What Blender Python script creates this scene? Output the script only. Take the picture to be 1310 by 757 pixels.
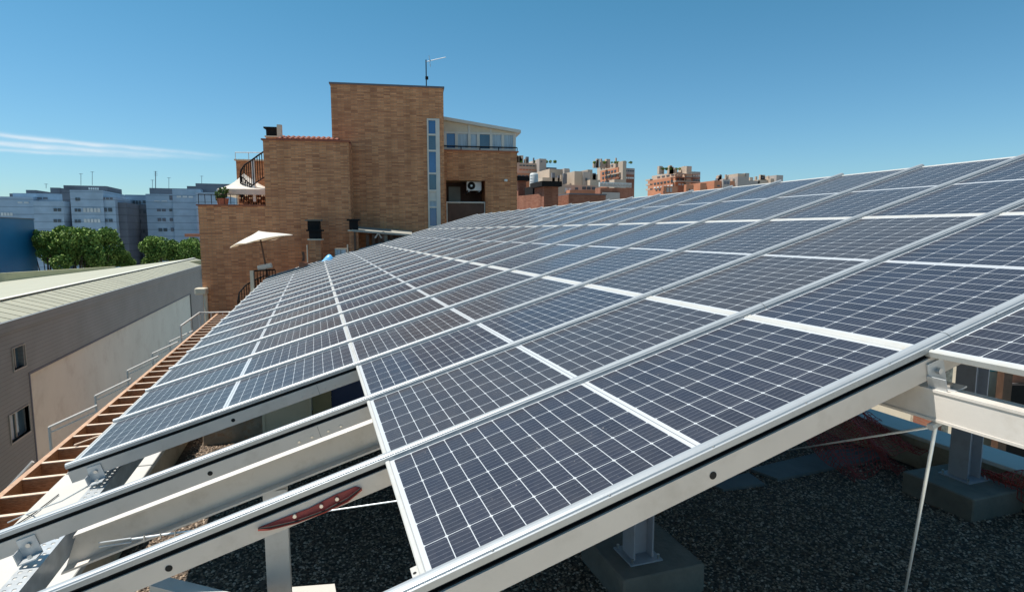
import bpy, math, random
import numpy as np
from mathutils import Vector, Matrix
R = math.radians
random.seed(7)
rng = np.random.default_rng(5)
for o in list(bpy.data.objects): bpy.data.objects.remove(o)
S = bpy.context.scene
COL = S.collection

# ------------------------------------------------------------------ camera, sky, sun, exposure
CAM = np.array([-.2592, -1.5843, 1.0132]); PITCH, YAW, F = .1089, .3243, 745.8
cd = bpy.data.cameras.new('camera'); cam = bpy.data.objects.new('camera', cd); COL.objects.link(cam)
cam.location = CAM; cam.rotation_euler = (math.pi/2 - PITCH, 0, -YAW)
cd.sensor_width = 36; cd.lens = F/1310*36; cd.clip_start = .05; cd.clip_end = 5000
S.camera = cam
TO_SUN = Vector((-.41, .20, 1)).normalized()
SUN_EL = math.asin(TO_SUN.z); SUN_AZ = math.atan2(TO_SUN.x, TO_SUN.y)
W = bpy.data.worlds.new('World'); S.world = W; W.use_nodes = True
wn, wl = W.node_tree.nodes, W.node_tree.links
bg = wn['Background']; bg.inputs['Strength'].default_value = .082
sky = wn.new('ShaderNodeTexSky'); sky.sky_type = 'NISHITA'; sky.sun_disc = False
sky.sun_elevation = SUN_EL; sky.sun_rotation = SUN_AZ
sky.altitude = 600; sky.air_density = 1.2; sky.dust_density = .5; sky.ozone_density = 2.2
sun_d = bpy.data.lights.new('sun', 'SUN'); sun_d.energy = 4.8; sun_d.angle = R(.53); sun_d.color = (1, .95, .87)
sun = bpy.data.objects.new('sun', sun_d); COL.objects.link(sun)
sun.rotation_euler = TO_SUN.to_track_quat('Z', 'Y').to_euler()
S.view_settings.view_transform = 'Standard'; S.view_settings.look = 'None'
S.view_settings.exposure = .5; S.view_settings.gamma = 1
S.render.engine = 'CYCLES'

def wmath(op, a, b=None, c=None, nt=None):
    n = (nt or W.node_tree).nodes.new('ShaderNodeMath'); n.operation = op
    for i, v in enumerate((a, b, c)):
        if v is None: continue
        if isinstance(v, (int, float)): n.inputs[i].default_value = v
        else: (nt or W.node_tree).links.new(v, n.inputs[i])
    return n.outputs[0]
# thin vapour streaks low in the sky, as functions of direction
tc = wn.new('ShaderNodeTexCoord'); sx = wn.new('ShaderNodeSeparateXYZ'); wl.new(tc.outputs['Generated'], sx.inputs[0])
az = wmath('ARCTAN2', sx.outputs[0], sx.outputs[1]); el = wmath('ARCSINE', sx.outputs[2])
nz = wn.new('ShaderNodeTexNoise'); nz.inputs['Scale'].default_value = 9; nz.inputs['Detail'].default_value = 6; nz.inputs['Roughness'].default_value = .6
cmb = wn.new('ShaderNodeCombineXYZ'); wl.new(az, cmb.inputs[0]); wl.new(wmath('MULTIPLY', el, 5.), cmb.inputs[1]); wl.new(cmb.outputs[0], nz.inputs['Vector'])  # drawn-out wisps
wob = wmath('MULTIPLY', wmath('SUBTRACT', nz.outputs[0], .5), .010)
def streak(a0, e0, a1, e1, w, k, af, afw):
    s = (e1-e0)/(a1-a0)
    d = wmath('SUBTRACT', wmath('ADD', el, wob), wmath('ADD', wmath('MULTIPLY', wmath('SUBTRACT', az, a0), s), e0))
    g = wmath('EXPONENT', wmath('MULTIPLY', wmath('POWER', wmath('ABSOLUTE', wmath('DIVIDE', d, w)), 2.), -1.))
    mr = wn.new('ShaderNodeMapRange'); mr.clamp = True
    wl.new(az, mr.inputs[0]); mr.inputs[1].default_value = af; mr.inputs[2].default_value = af-afw; mr.inputs[3].default_value = 0; mr.inputs[4].default_value = 1
    return wmath('MULTIPLY', wmath('MULTIPLY', g, mr.outputs[0]), k)
s1 = streak(-.396, .1225, -.13, .114, .0026, .62, -.11, .12)
s2 = streak(-.396, .112, -.13, .109, .0036, .6, -.12, .17)
s3 = streak(-.396, .103, -.2, .106, .0022, .45, -.20, .15)
tot = wmath('MINIMUM', wmath('MULTIPLY', wmath('ADD', wmath('ADD', s1, s2), s3), wmath('ADD', wmath('MULTIPLY', nz.outputs[0], 2.6), -.45)), .85)
mixw = wn.new('ShaderNodeMix'); mixw.data_type = 'RGBA'
wl.new(tot, mixw.inputs[0]); wl.new(sky.outputs[0], mixw.inputs[6]); mixw.inputs[7].default_value = (7.5, 8, 8.4, 1)
tint = wn.new('ShaderNodeMix'); tint.data_type = 'RGBA'; tint.blend_type = 'MULTIPLY'; tint.inputs[0].default_value = 1
tint.inputs[7].default_value = (.45, .86, .95, 1)
# colder zenith, milkier horizon
tm = wn.new('ShaderNodeMix'); tm.data_type = 'RGBA'; tr = wn.new('ShaderNodeMapRange'); wl.new(el, tr.inputs[0])
tr.inputs[1].default_value = .0; tr.inputs[2].default_value = .42; wl.new(tr.outputs[0], tm.inputs[0])
tm.inputs[6].default_value = (.66, .89, 1.08, 1); tm.inputs[7].default_value = (.37, .86, .90, 1); wl.new(tm.outputs[2], tint.inputs[7])
wl.new(sky.outputs[0], tint.inputs[6]); wl.new(tint.outputs[2], mixw.inputs[6])
wl.new(mixw.outputs[2], bg.inputs[0])

# ------------------------------------------------------------------ helpers
FW = np.array([math.sin(YAW)*math.cos(PITCH), math.cos(YAW)*math.cos(PITCH), -math.sin(PITCH)])
RT = np.array([math.cos(YAW), -math.sin(YAW), 0]); UP = np.cross(RT, FW)
def at(px, py, x=None, y=None, z=None):
    d = FW + RT*(px-655)/F - UP*(py-378.5)/F
    k, v = (0, x) if x is not None else (1, y) if y is not None else (2, z)
    return CAM + d*(v-CAM[k])/d[k]
def tagm(o, label=None, cat=None, group=None, kind=None):
    if label: o['label'] = label
    if cat: o['category'] = cat
    if group: o['group'] = group
    if kind: o['kind'] = kind
    return o
ORG = {}
def thing(name, loc, label, cat, group=None, rot=None):
    o = bpy.data.objects.new(name, None); COL.objects.link(o); o.location = loc
    o.empty_display_size = .1
    if rot: o.rotation_euler = rot; ORG[o.name] = np.zeros(3)
    else: ORG[o.name] = np.array(loc, float)
    return tagm(o, label, cat, group)
class MB:
    def __init__(s): s.v = []; s.f = []; s.smooth = False
    def add(s, vs, fs):
        n = len(s.v); s.v += [tuple(map(float, p)) for p in vs]; s.f += [tuple(n+i for i in f) for f in fs]; return s
    def box(s, x0, x1, y0, y1, z0, z1, b=0):
        if b: return s.bbox(x0, x1, y0, y1, z0, z1, b)
        v = [(x, y, z) for z in (z0, z1) for y in (y0, y1) for x in (x0, x1)]
        return s.add(v, [(0, 2, 3, 1), (4, 5, 7, 6), (0, 1, 5, 4), (2, 6, 7, 3), (0, 4, 6, 2), (1, 3, 7, 5)])
    def bbox(s, x0, x1, y0, y1, z0, z1, b):
        # chamfered box
        v = []; c = ((x0+x1)/2, (y0+y1)/2, (z0+z1)/2); h = (abs(x1-x0)/2, abs(y1-y0)/2, abs(z1-z0)/2)
        idx = {}
        for sxx in (-1, 1):
            for syy in (-1, 1):
                for szz in (-1, 1):
                    for k in range(3):
                        p = [sxx*h[0], syy*h[1], szz*h[2]]
                        for m in range(3):
                            if m != k: p[m] -= (sxx, syy, szz)[m]*b
                        idx[(sxx, syy, szz, k)] = len(v); v.append([c[i]+p[i] for i in range(3)])
        f = []
        for k in range(3):
            a, e = [(1, 2), (2, 0), (0, 1)][k]
            for sg in (-1, 1):
                def key(pa, pe):
                    t = [0, 0, 0]; t[k] = sg; t[a] = pa; t[e] = pe; return idx[(*t, k)]
                q = [key(-1, -1), key(1, -1), key(1, 1), key(-1, 1)]
                f.append(tuple(q if sg > 0 else q[::-1]))
        for k in range(3):
            a, e = [(1, 2), (2, 0), (0, 1)][k]
            for pa in (-1, 1):
                for pe in (-1, 1):
                    def key2(sk, which):
                        t = [0, 0, 0]; t[k] = sk; t[a] = pa; t[e] = pe; return idx[(*t, which)]
                    q = [key2(-1, a), key2(1, a), key2(1, e), key2(-1, e)]
                    f.append(tuple(q if pa*pe > 0 else q[::-1]))
        for sxx in (-1, 1):
            for syy in (-1, 1):
                for szz in (-1, 1):
                    q = [idx[(sxx, syy, szz, k)] for k in range(3)]
                    f.append(tuple(q if sxx*syy*szz > 0 else q[::-1]))
        return s.add(v, f)
    def obox(s, c, size, m):
        n = len(s.v); s.box(-size[0]/2, size[0]/2, -size[1]/2, size[1]/2, -size[2]/2, size[2]/2)
        for i in range(n, len(s.v)): s.v[i] = tuple(m @ Vector(s.v[i]) + Vector(c))
        return s
    def tube(s, pts, r, n=8, cap=True):
        pts = [Vector(p) for p in pts]; k = len(pts)
        rs = r if isinstance(r, (list, tuple)) else [r]*k
        base = len(s.v); vs = []; fs = []; prev = None
        for i, p in enumerate(pts):
            t = (pts[min(i+1, k-1)]-pts[max(i-1, 0)]).normalized()
            if prev is None: u = t.orthogonal().normalized()
            else: u = (prev - t*prev.dot(t)); u = u.normalized() if u.length > 1e-6 else t.orthogonal().normalized()
            prev = u; w = t.cross(u)
            for j in range(n):
                a = 2*math.pi*j/n; vs.append(p + (u*math.cos(a)+w*math.sin(a))*rs[i])
        for i in range(k-1):
            for j in range(n):
                a, b = i*n+j, i*n+(j+1) % n; fs.append((a, b, b+n, a+n))
        if cap: fs.append(tuple(range(n))[::-1]); fs.append(tuple(range((k-1)*n, k*n)))
        return s.add(vs, fs)
    def prism(s, prof, a, b):          # prof: (u,v) list, a->b functions giving 3d from (u,v)
        n = len(prof); vs = [a(u, v) for u, v in prof]+[b(u, v) for u, v in prof]
        fs = [tuple(range(n))[::-1], tuple(range(n, 2*n))]+[(i, (i+1) % n, n+(i+1) % n, n+i) for i in range(n)]
        return s.add(vs, fs)
    def build(s, name, mat, parent=None, local=False, smooth=False, org=None, **tags):
        me = bpy.data.meshes.new(name)
        o0 = np.zeros(3)
        if parent is not None and not local: o0 = ORG.get(parent.name, np.zeros(3))
        if parent is None: o0 = np.array(org if org is not None else np.mean(np.array(s.v), 0))
        me.from_pydata([tuple(np.array(p)-o0) for p in s.v], [], s.f)
        me.materials.append(mat)
        if smooth: me.polygons.foreach_set('use_smooth', [True]*len(me.polygons))
        import bmesh
        bm = bmesh.new(); bm.from_mesh(me); bmesh.ops.recalc_face_normals(bm, faces=bm.faces); bm.to_mesh(me); bm.free()
        me.update()
        o = bpy.data.objects.new(name, me); COL.objects.link(o)
        if parent is not None: o.parent = parent
        else: o.location = o0
        ORG[o.name] = o0
        return tagm(o, **tags)
def part(name, mat, parent, *boxes, **kw):
    m = MB()
    for b in boxes: m.box(*b)
    return m.build(name, mat, parent, **kw)

# ------------------------------------------------------------------ materials
def newmat(name):
    m = bpy.data.materials.new(name); m.use_nodes = True
    return m, m.node_tree, m.node_tree.nodes['Principled BSDF']
def lin(c): return tuple(((x/255)/12.92 if x/255 <= .04045 else ((x/255+.055)/1.055)**2.4) for x in c)
def ramp(nt, fac, stops):
    r = nt.nodes.new('ShaderNodeValToRGB'); nt.links.new(fac, r.inputs[0]); e = r.color_ramp.elements
    while len(e) < len(stops): e.new(.5)
    for el_, (p, c) in zip(e, stops): el_.position = p; el_.color = (*c, 1) if len(c) == 3 else c
    return r.outputs[0]
def noise(nt, scale, detail=4, rough=.55, vec=None, stretch=None):
    n = nt.nodes.new('ShaderNodeTexNoise'); n.inputs['Scale'].default_value = scale
    n.inputs['Detail'].default_value = detail; n.inputs['Roughness'].default_value = rough
    if vec is None:
        t = nt.nodes.new('ShaderNodeTexCoord'); vec = t.outputs['Object']
    if stretch:
        mp = nt.nodes.new('ShaderNodeMapping'); mp.inputs['Scale'].default_value = stretch; nt.links.new(vec, mp.inputs[0]); vec = mp.outputs[0]
    nt.links.new(vec, n.inputs['Vector']); return n.outputs[0]
def mixc(nt, fac, a, b, mode='MIX'):
    n = nt.nodes.new('ShaderNodeMix'); n.data_type = 'RGBA'; n.blend_type = mode
    for k, v in ((0, fac), (6, a), (7, b)):
        if isinstance(v, (int, float)): n.inputs[k].default_value = v
        elif isinstance(v, tuple): n.inputs[k].default_value = (*v, 1)
        else: nt.links.new(v, n.inputs[k])
    return n.outputs[2]
def bump(nt, bs, h, st=.3, dist=.01):
    b = nt.nodes.new('ShaderNodeBump'); b.inputs['Strength'].default_value = st; b.inputs['Distance'].default_value = dist
    nt.links.new(h, b.inputs['Height']); nt.links.new(b.outputs[0], bs.inputs['Normal'])
def simple(name, c, rough=.6, metal=0, var=.15, scale=3., bmp=0, bscale=40, spec=.5, stretch=None, dirt=None):
    m, nt, bs = newmat(name)
    n = noise(nt, scale, 6, .6, stretch=stretch)
    lo = tuple(x*(1-var) for x in c); hi = tuple(min(1, x*(1+var)) for x in c)
    col = ramp(nt, n, [(.3, lo), (.7, hi)])
    if dirt:
        n2 = noise(nt, scale*2.7, 8, .7); col = mixc(nt, ramp(nt, n2, [(.52, (0, 0, 0)), (.72, (dirt[1],)*3)]), col, dirt[0])
    nt.links.new(col, bs.inputs['Base Color']); bs.inputs['Roughness'].default_value = rough
    bs.inputs['Metallic'].default_value = metal; bs.inputs['Specular IOR Level'].default_value = spec
    if bmp: bump(nt, bs, noise(nt, bscale, 4), bmp)
    return m
M = {}
M['white_steel'] = simple('white_steel', (.60, .56, .51), .42, .0, .06, 2, .04, 60, dirt=((.33, .27, .2), .35))
M['frame'] = simple('anodised_frame', (.46, .455, .43), .4, .0, .06, 5, dirt=((.4, .34, .25), .35))
M['cap'] = simple('aluminium_cap', (.40, .42, .43), .38, .35, .08, 3, .03, 90, stretch=(.4, 6, 6), dirt=((.3, .3, .3), .3))
M['beam'] = simple('beam_paint', (.62, .56, .50), .5, .0, .06, 2.5, .03, 50, dirt=((.36, .31, .25), .3))
M['rubber'] = simple('rubber', (.012, .012, .012), .7, 0, .2, 10, spec=.3)
M['black'] = simple('black_metal', (.014, .013, .013), .85, 0, .2, 8, spec=.2)
M['galv'] = simple('galvanised', (.52, .54, .55), .4, .4, .18, 9, .05, 30)
M['steel'] = simple('bolt_steel', (.55, .54, .52), .3, .9, .1, 9)
M['concrete'] = simple('concrete', (.185, .16, .13), .9, 0, .25, 3, .5, 25, dirt=((.14, .12, .10), .6))
M['concrete_rust'] = simple('stained_concrete', (.33, .27, .20), .9, 0, .3, 4, .5, 25, dirt=((.35, .16, .05), .8))
M['coping'] = simple('white_coping', (.50, .48, .44), .7, 0, .06, 2, .15, 40, dirt=((.5, .45, .38), .4))
M['render_tan'] = simple('tan_render', (.42, .33, .23), .85, 0, .2, 3, .3, 30, dirt=((.2, .15, .1), .5))
M['red'] = simple('red_strap', (.27, .03, .03), .45, 0, .3, 12, .1, 60)
M['post_shade_paint'] = simple('shaded_post_paint', (.33, .33, .36), .45, 0, .1, 3, .04, 40, dirt=((.2, .17, .14), .4))  # darker bluish copy of the steel paint, shade put into the colour
M['net'] = simple('red_net', (.34, .05, .035), .6, 0, .3, 6)
M['cream'] = simple('cream_paint', (.50, .47, .37), .7, 0, .08, 1.5, .08, 20, dirt=((.3, .27, .2), .25))
M['tanpanel'] = simple('tan_panel', (.30, .25, .14), .7, 0, .1, 2)
M['navy'] = simple('navy_panel', (.015, .035, .11), .5, 0, .15, 2)
M['board'] = simple('fibre_board', (.13, .13, .125), .8, 0, .15, 4, .2, 30)
M['rod'] = simple('galvanised_rod', (.70, .76, .79), .35, .5, .1, 9)
M['white_plastic'] = simple('white_plastic', (.75, .74, .72), .45, 0, .05, 4)
M['fabric'] = simple('cream_fabric', (.84, .82, .77), .85, 0, .08, 5, .1, 60)
_f = M['fabric'].node_tree; _b = _f.nodes['Principled BSDF']; _t = _f.nodes.new('ShaderNodeBsdfTranslucent'); _t.inputs[0].default_value = (.75, .66, .52, 1)
_m = _f.nodes.new('ShaderNodeMixShader'); _m.inputs[0].default_value = .4; _f.links.new(_b.outputs[0], _m.inputs[1]); _f.links.new(_t.outputs[0], _m.inputs[2]); _f.links.new(_m.outputs[0], _f.nodes['Material Output'].inputs[0])
M['wood_dark'] = simple('dark_wood', (.09, .045, .025), .6, 0, .3, 5, .2, 20)
M['terracotta'] = simple('terracotta', (.38, .15, .085), .8, 0, .2, 5, .2, 30)
M['tile'] = simple('roof_tile', (.24, .085, .05), .8, 0, .3, 6, .3, 20)
M['blue_tarp'] = simple('blue_tarp', (.12, .42, .75), .4, 0, .15, 6, .4, 9)
M['glass'] = simple('window_glass', (.05, .11, .17), .08, 0, .3, .6, spec=.9)
M['glass_blue'] = simple('blue_window_glass', (.04, .13, .30), .08, 0, .25, .8, spec=.9)
M['curtain'] = simple('curtain', (.36, .45, .52), .8, 0, .25, 3, stretch=(6, 6, .4))
M['alu_cream'] = simple('cream_aluminium', (.60, .56, .50), .5, 0, .06, 3)
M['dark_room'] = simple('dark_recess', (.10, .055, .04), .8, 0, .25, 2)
M['door_grey'] = simple('grey_door', (.30, .29, .25), .6, 0, .08, 2)
M['roofpaint'] = simple('roof_parapet', (.44, .42, .26), .8, 0, .12, .5, dirt=((.26, .25, .16), .5))
M['beige_wall'] = simple('beige_render', (.62, .63, .55), .85, 0, .06, .35, .1, 12, dirt=((.36, .33, .27), .35))
M['blue_clad'] = simple('blue_cladding', (.006, .13, .28), .5, 0, .1, .3)
M['apt_blue'] = simple('blue_grey_panels', (.25, .34, .44), .7, 0, .12, .12, dirt=((.2, .25, .3), .3))
M['apt_dark'] = simple('slate_panels', (.13, .14, .165), .8, 0, .12, .2)
M['apt_glass'] = simple('far_window', (.05, .065, .08), .3, 0, .4, .3, spec=.6)
M['shutter'] = simple('pale_blind', (.55, .57, .56), .6, 0, .2, .3)
M['apt_cream'] = simple('cream_block', (.47, .375, .29), .85, 0, .12, .2, dirt=((.36, .28, .22), .35))
M['apt_orange'] = simple('orange_brick_block', (.50, .21, .115), .9, 0, .15, .3, dirt=((.36, .15, .09), .5))
M['apt_grey'] = simple('grey_block', (.38, .34, .31), .9, 0, .15, .2)
M['asphalt'] = simple('asphalt', (.05, .05, .052), .9, 0, .25, .5)
M['pavement'] = simple('pale_paving', (.32, .315, .30), .9, 0, .2, .3)
M['grass'] = simple('dry_grass', (.20, .17, .045), .95, 0, .5, 1.2, dirt=((.05, .085, .02), .9))
M['teal'] = simple('teal_paint', (.02, .32, .38), .5, 0, .1, 3)
M['rubble'] = simple('rubble_stone', (.50, .42, .32), .9, 0, .45, 9, .8, 12, dirt=((.12, .07, .05), 1.))
M['bark'] = simple('bark', (.07, .05, .035), .9, 0, .3, 3)
M['sand'] = simple('sand_render', (.60, .52, .40), .85, 0, .08, 2)

def facade_vec(nt):
    """(horizontal, height) coordinates on any upright wall"""
    g = nt.nodes.new('ShaderNodeNewGeometry'); s = nt.nodes.new('ShaderNodeSeparateXYZ'); nt.links.new(g.outputs['Position'], s.inputs[0])
    sn = nt.nodes.new('ShaderNodeSeparateXYZ'); nt.links.new(g.outputs['True Normal'], sn.inputs[0])
    isx = wmath('GREATER_THAN', wmath('ABSOLUTE', sn.outputs[0], nt=nt), .7, nt=nt)
    h = wmath('ADD', wmath('MULTIPLY', s.outputs[1], isx, nt=nt), wmath('MULTIPLY', s.outputs[0], wmath('SUBTRACT', 1., isx, nt=nt), nt=nt), nt=nt)
    c = nt.nodes.new('ShaderNodeCombineXYZ'); nt.links.new(h, c.inputs[0]); nt.links.new(s.outputs[2], c.inputs[1])
    return c.outputs[0]
def brickmat(name, c1, c2, dark, mortar, bw=.25, rh=.055, dk=.62):
    m, nt, bs = newmat(name); v = facade_vec(nt)
    b = nt.nodes.new('ShaderNodeTexBrick'); nt.links.new(v, b.inputs['Vector'])
    b.inputs['Color1'].default_value = (*c1, 1); b.inputs['Color2'].default_value = (*c2, 1); b.inputs['Mortar'].default_value = (*mortar, 1)
    b.inputs['Scale'].default_value = 1; b.inputs['Brick Width'].default_value = bw; b.inputs['Row Height'].default_value = rh
    b.inputs['Mortar Size'].default_value = .008; b.inputs['Mortar Smooth'].default_value = .2; b.inputs['Bias'].default_value = 0
    # burnt bricks: runs of darker units, row by row
    mp = nt.nodes.new('ShaderNodeMapping'); mp.inputs['Scale'].default_value = (1.2, 1/rh*.9, 1); nt.links.new(v, mp.inputs[0])
    sn = nt.nodes.new('ShaderNodeVectorMath'); sn.operation = 'SNAP'; nt.links.new(v, sn.inputs[0]); sn.inputs[1].default_value = (bw*1.0, rh, 1)
    mp2 = nt.nodes.new('ShaderNodeMapping'); mp2.inputs['Scale'].default_value = (3.6, 26, 1); nt.links.new(sn.outputs[0], mp2.inputs[0])
    n1 = nt.nodes.new('ShaderNodeTexNoise'); n1.inputs['Scale'].default_value = 1.3; n1.inputs['Detail'].default_value = 3; n1.inputs['Roughness'].default_value = .7; nt.links.new(mp2.outputs[0], n1.inputs['Vector'])
    col = mixc(nt, ramp(nt, n1.outputs[0], [(.44, (0, 0, 0)), (.62, (dk,)*3)]), b.outputs[0], dark)
    n2 = nt.nodes.new('ShaderNodeTexNoise'); n2.inputs['Scale'].default_value = .35; n2.inputs['Detail'].default_value = 3; nt.links.new(v, n2.inputs['Vector'])
    col = mixc(nt, .6, col, ramp(nt, n2.outputs[0], [(.3, (.75, .72, .7)), (.7, (1.15, 1.12, 1.05))]), 'MULTIPLY')
    mp3 = nt.nodes.new('ShaderNodeMapping'); mp3.inputs['Scale'].default_value = (2.2, .16, 1); nt.links.new(v, mp3.inputs[0])
    n3 = nt.nodes.new('ShaderNodeTexNoise'); n3.inputs['Scale'].default_value = 1; n3.inputs['Detail'].default_value = 5; nt.links.new(mp3.outputs[0], n3.inputs['Vector'])
    col = mixc(nt, .45, col, ramp(nt, n3.outputs[0], [(.4, (.7, .68, .66)), (.6, (1.1, 1.1, 1.08))]), 'MULTIPLY')
    nt.links.new(col, bs.inputs['Base Color']); bs.inputs['Roughness'].default_value = .9; bs.inputs['Specular IOR Level'].default_value = .2
    bump(nt, bs, b.outputs['Fac'], -.6, .006)
    return m
M['brick'] = brickmat('brown_brick', (.74, .345, .165), (.62, .265, .12), (.28, .11, .065), (.36, .26, .18))
M['brick_red'] = brickmat('red_brick', (.36, .15, .095), (.30, .11, .07), (.2, .07, .05), (.3, .2, .15), dk=.5)
def cladding(name, c, pitch, depth=.25):
    m, nt, bs = newmat(name); v = facade_vec(nt); s = nt.nodes.new('ShaderNodeSeparateXYZ'); nt.links.new(v, s.inputs[0])
    fr = wmath('FRACT', wmath('DIVIDE', s.outputs[1], pitch, nt=nt), nt=nt)
    seam = wmath('LESS_THAN', fr, .14, nt=nt)
    n = nt.nodes.new('ShaderNodeTexNoise'); n.inputs['Scale'].default_value = .6; n.inputs['Detail'].default_value = 4; nt.links.new(v, n.inputs['Vector'])
    col = ramp(nt, n.outputs[0], [(.3, tuple(x*.88 for x in c)), (.7, tuple(x*1.1 for x in c))])
    col = mixc(nt, wmath('MULTIPLY', seam, .45, nt=nt), col, tuple(x*.35 for x in c))
    nt.links.new(col, bs.inputs['Base Color']); bs.inputs['Roughness'].default_value = .55
    bump(nt, bs, fr, .4, .02)
    return m
M['clad_grey'] = cladding('grey_cladding', (.155, .165, .165), .16)
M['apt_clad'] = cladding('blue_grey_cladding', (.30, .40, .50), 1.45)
M['apt_clad_dark'] = cladding('darker_cladding', (.12, .13, .155), 1.45)  # darker copy of the cladding, holds the shade of the side walls
# painted timber with grain
def timber():
    m, nt, bs = newmat('brown_timber'); n = noise(nt, 6, 8, .6, stretch=(3, 3, 14))
    nt.links.new(ramp(nt, n, [(.3, (.21, .10, .045)), (.55, (.38, .20, .095)), (.75, (.52, .31, .17))]), bs.inputs['Base Color'])
    bs.inputs['Roughness'].default_value = .65; bump(nt, bs, n, .3); return m
M['timber'] = timber()
M['timber_pale'] = simple('pale_lath_lit_edge', (.66, .52, .40), .7, 0, .12, 4, dirt=((.4, .22, .12), .5))  # lath colour, also the sunlight put into the slat tops
M['timber_edge'] = simple('paler_timber_edge', (.44, .27, .17), .7, 0, .2, 5, dirt=((.25, .12, .06), .6))
# metal roof
M['metal_roof'] = simple('pale_green_metal_roof', (.36, .35, .265), .6, 0, .1, .35, dirt=((.27, .26, .19), .5), stretch=(.5, 3, 1))
M['metal_white'] = simple('ridge_flashing', (.66, .64, .56), .5, 0, .05, 1)

# solar glass: cell grid from the panel's own coordinates
L, Q, TILT = 2.006, .9798, .2849
def solar():
    m, nt, bs = newmat('solar_glass'); mm = lambda op, a, b=None: wmath(op, a, b, nt=nt)
    t = nt.nodes.new('ShaderNodeTexCoord'); s = nt.nodes.new('ShaderNodeSeparateXYZ'); nt.links.new(t.outputs['Object'], s.inputs[0])
    x, y = s.outputs[0], s.outputs[1]
    cw, ch, x0, y0 = .0789, .1505, .018, .0385
    a = mm('ABSOLUTE', mm('SUBTRACT', x, L/2))
    cx = mm('DIVIDE', mm('SUBTRACT', a, x0), cw); cy = mm('DIVIDE', mm('SUBTRACT', y, y0), ch)
    fx = mm('FRACT', cx); fy = mm('FRACT', cy)
    dx = mm('MULTIPLY', mm('MINIMUM', fx, mm('SUBTRACT', 1., fx)), cw); dy = mm('MULTIPLY', mm('MINIMUM', fy, mm('SUBTRACT', 1., fy)), ch)
    line = mm('MAXIMUM', mm('LESS_THAN', dx, .0015), mm('LESS_THAN', dy, .0015))
    line = mm('MAXIMUM', line, mm('LESS_THAN', mm('ADD', dx, dy), .0085))
    out = mm('MAXIMUM', mm('MAXIMUM', mm('LESS_THAN', cx, 0.), mm('GREATER_THAN', cx, 12.)), mm('MAXIMUM', mm('LESS_THAN', cy, 0.), mm('GREATER_THAN', cy, 6.)))
    line = mm('MAXIMUM', line, out)
    bb = mm('FRACT', mm('MULTIPLY', fy, 6.)); bb = mm('LESS_THAN', mm('ABSOLUTE', mm('SUBTRACT', bb, .5)), .028)
    oi = nt.nodes.new('ShaderNodeObjectInfo')
    # cell tone: each cell slightly different, each panel too
    cb = nt.nodes.new('ShaderNodeCombineXYZ'); nt.links.new(mm('FLOOR', cx), cb.inputs[0]); nt.links.new(mm('FLOOR', cy), cb.inputs[1]); nt.links.new(oi.outputs['Random'], cb.inputs[2])
    wnz = nt.nodes.new('ShaderNodeTexWhiteNoise'); nt.links.new(cb.outputs[0], wnz.inputs[0])
    cell = mixc(nt, wnz.outputs[0], (.006, .011, .027), (.009, .015, .035))
    cell = mixc(nt, oi.outputs['Random'], cell, (.014, .0135, .021))
    cell = mixc(nt, mm('MULTIPLY', bb, .42), cell, (.30, .32, .36))
    # dust film, thicker along the lower edge and in blotches
    dn = noise(nt, 3.2, 8, .68); dn2 = noise(nt, 38, 4, .7, stretch=(1, .35, 1))
    dust = mm('ADD', mm('MULTIPLY', dn, .05), mm('MULTIPLY', mm('MULTIPLY', dn2, dn), .13))
    dust = mm('ADD', dust, mm('MULTIPLY', oi.outputs['Random'], .03))
    sp = noise(nt, 60, 2, .5); dust = mm('ADD', dust, mm('MULTIPLY', mm('GREATER_THAN', sp, .735), .35))
    cell = mixc(nt, dust, cell, (.40, .37, .33))
    midl = mm('LESS_THAN', a, .0022)
    lc = mixc(nt, midl, (.46, .48, .50), (.2, .2, .2)); lc = mixc(nt, out, (.46, .48, .50), lc)
    col = mixc(nt, line, cell, lc)
    nt.links.new(col, bs.inputs['Base Color'])
    bs.inputs['Roughness'].default_value = .5; bs.inputs['Specular IOR Level'].default_value = .08
    bs.inputs['Coat Weight'].default_value = .6; bs.inputs['Coat IOR'].default_value = 1.35
    rr = nt.nodes.new('ShaderNodeMapRange'); nt.links.new(dn, rr.inputs[0]); rr.inputs[3].default_value = .10; rr.inputs[4].default_value = .3
    nt.links.new(rr.outputs[0], bs.inputs['Coat Roughness'])
    return m
M['solar'] = solar()
def gravel_base():
    m, nt, bs = newmat('gravel_bed'); v = nt.nodes.new('ShaderNodeTexVoronoi'); v.inputs['Scale'].default_value = 38
    t = nt.nodes.new('ShaderNodeTexCoord'); nt.links.new(t.outputs['Object'], v.inputs['Vector'])
    sp = nt.nodes.new('ShaderNodeSeparateColor'); nt.links.new(v.outputs['Color'], sp.inputs[0])
    col = ramp(nt, sp.outputs[0], [(0, (.04, .03, .022)), (.5, (.08, .06, .045)), (1, (.15, .115, .09))])
    nt.links.new(col, bs.inputs['Base Color']); bs.inputs['Roughness'].default_value = .9
    bump(nt, bs, v.outputs['Distance'], -.8, .02); return m
M['gravel'] = gravel_base()
def pebble_mat():
    m, nt, bs = newmat('pebble'); g = nt.nodes.new('ShaderNodeNewGeometry')
    col = ramp(nt, g.outputs['Random Per Island'], [(0, (.08, .052, .034)), (.45, (.22, .155, .105)), (.8, (.38, .285, .205)), (1, (.62, .50, .40))])
    nt.links.new(col, bs.inputs['Base Color']); bs.inputs['Roughness'].default_value = .85; return m
M['pebble'] = pebble_mat()
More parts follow.
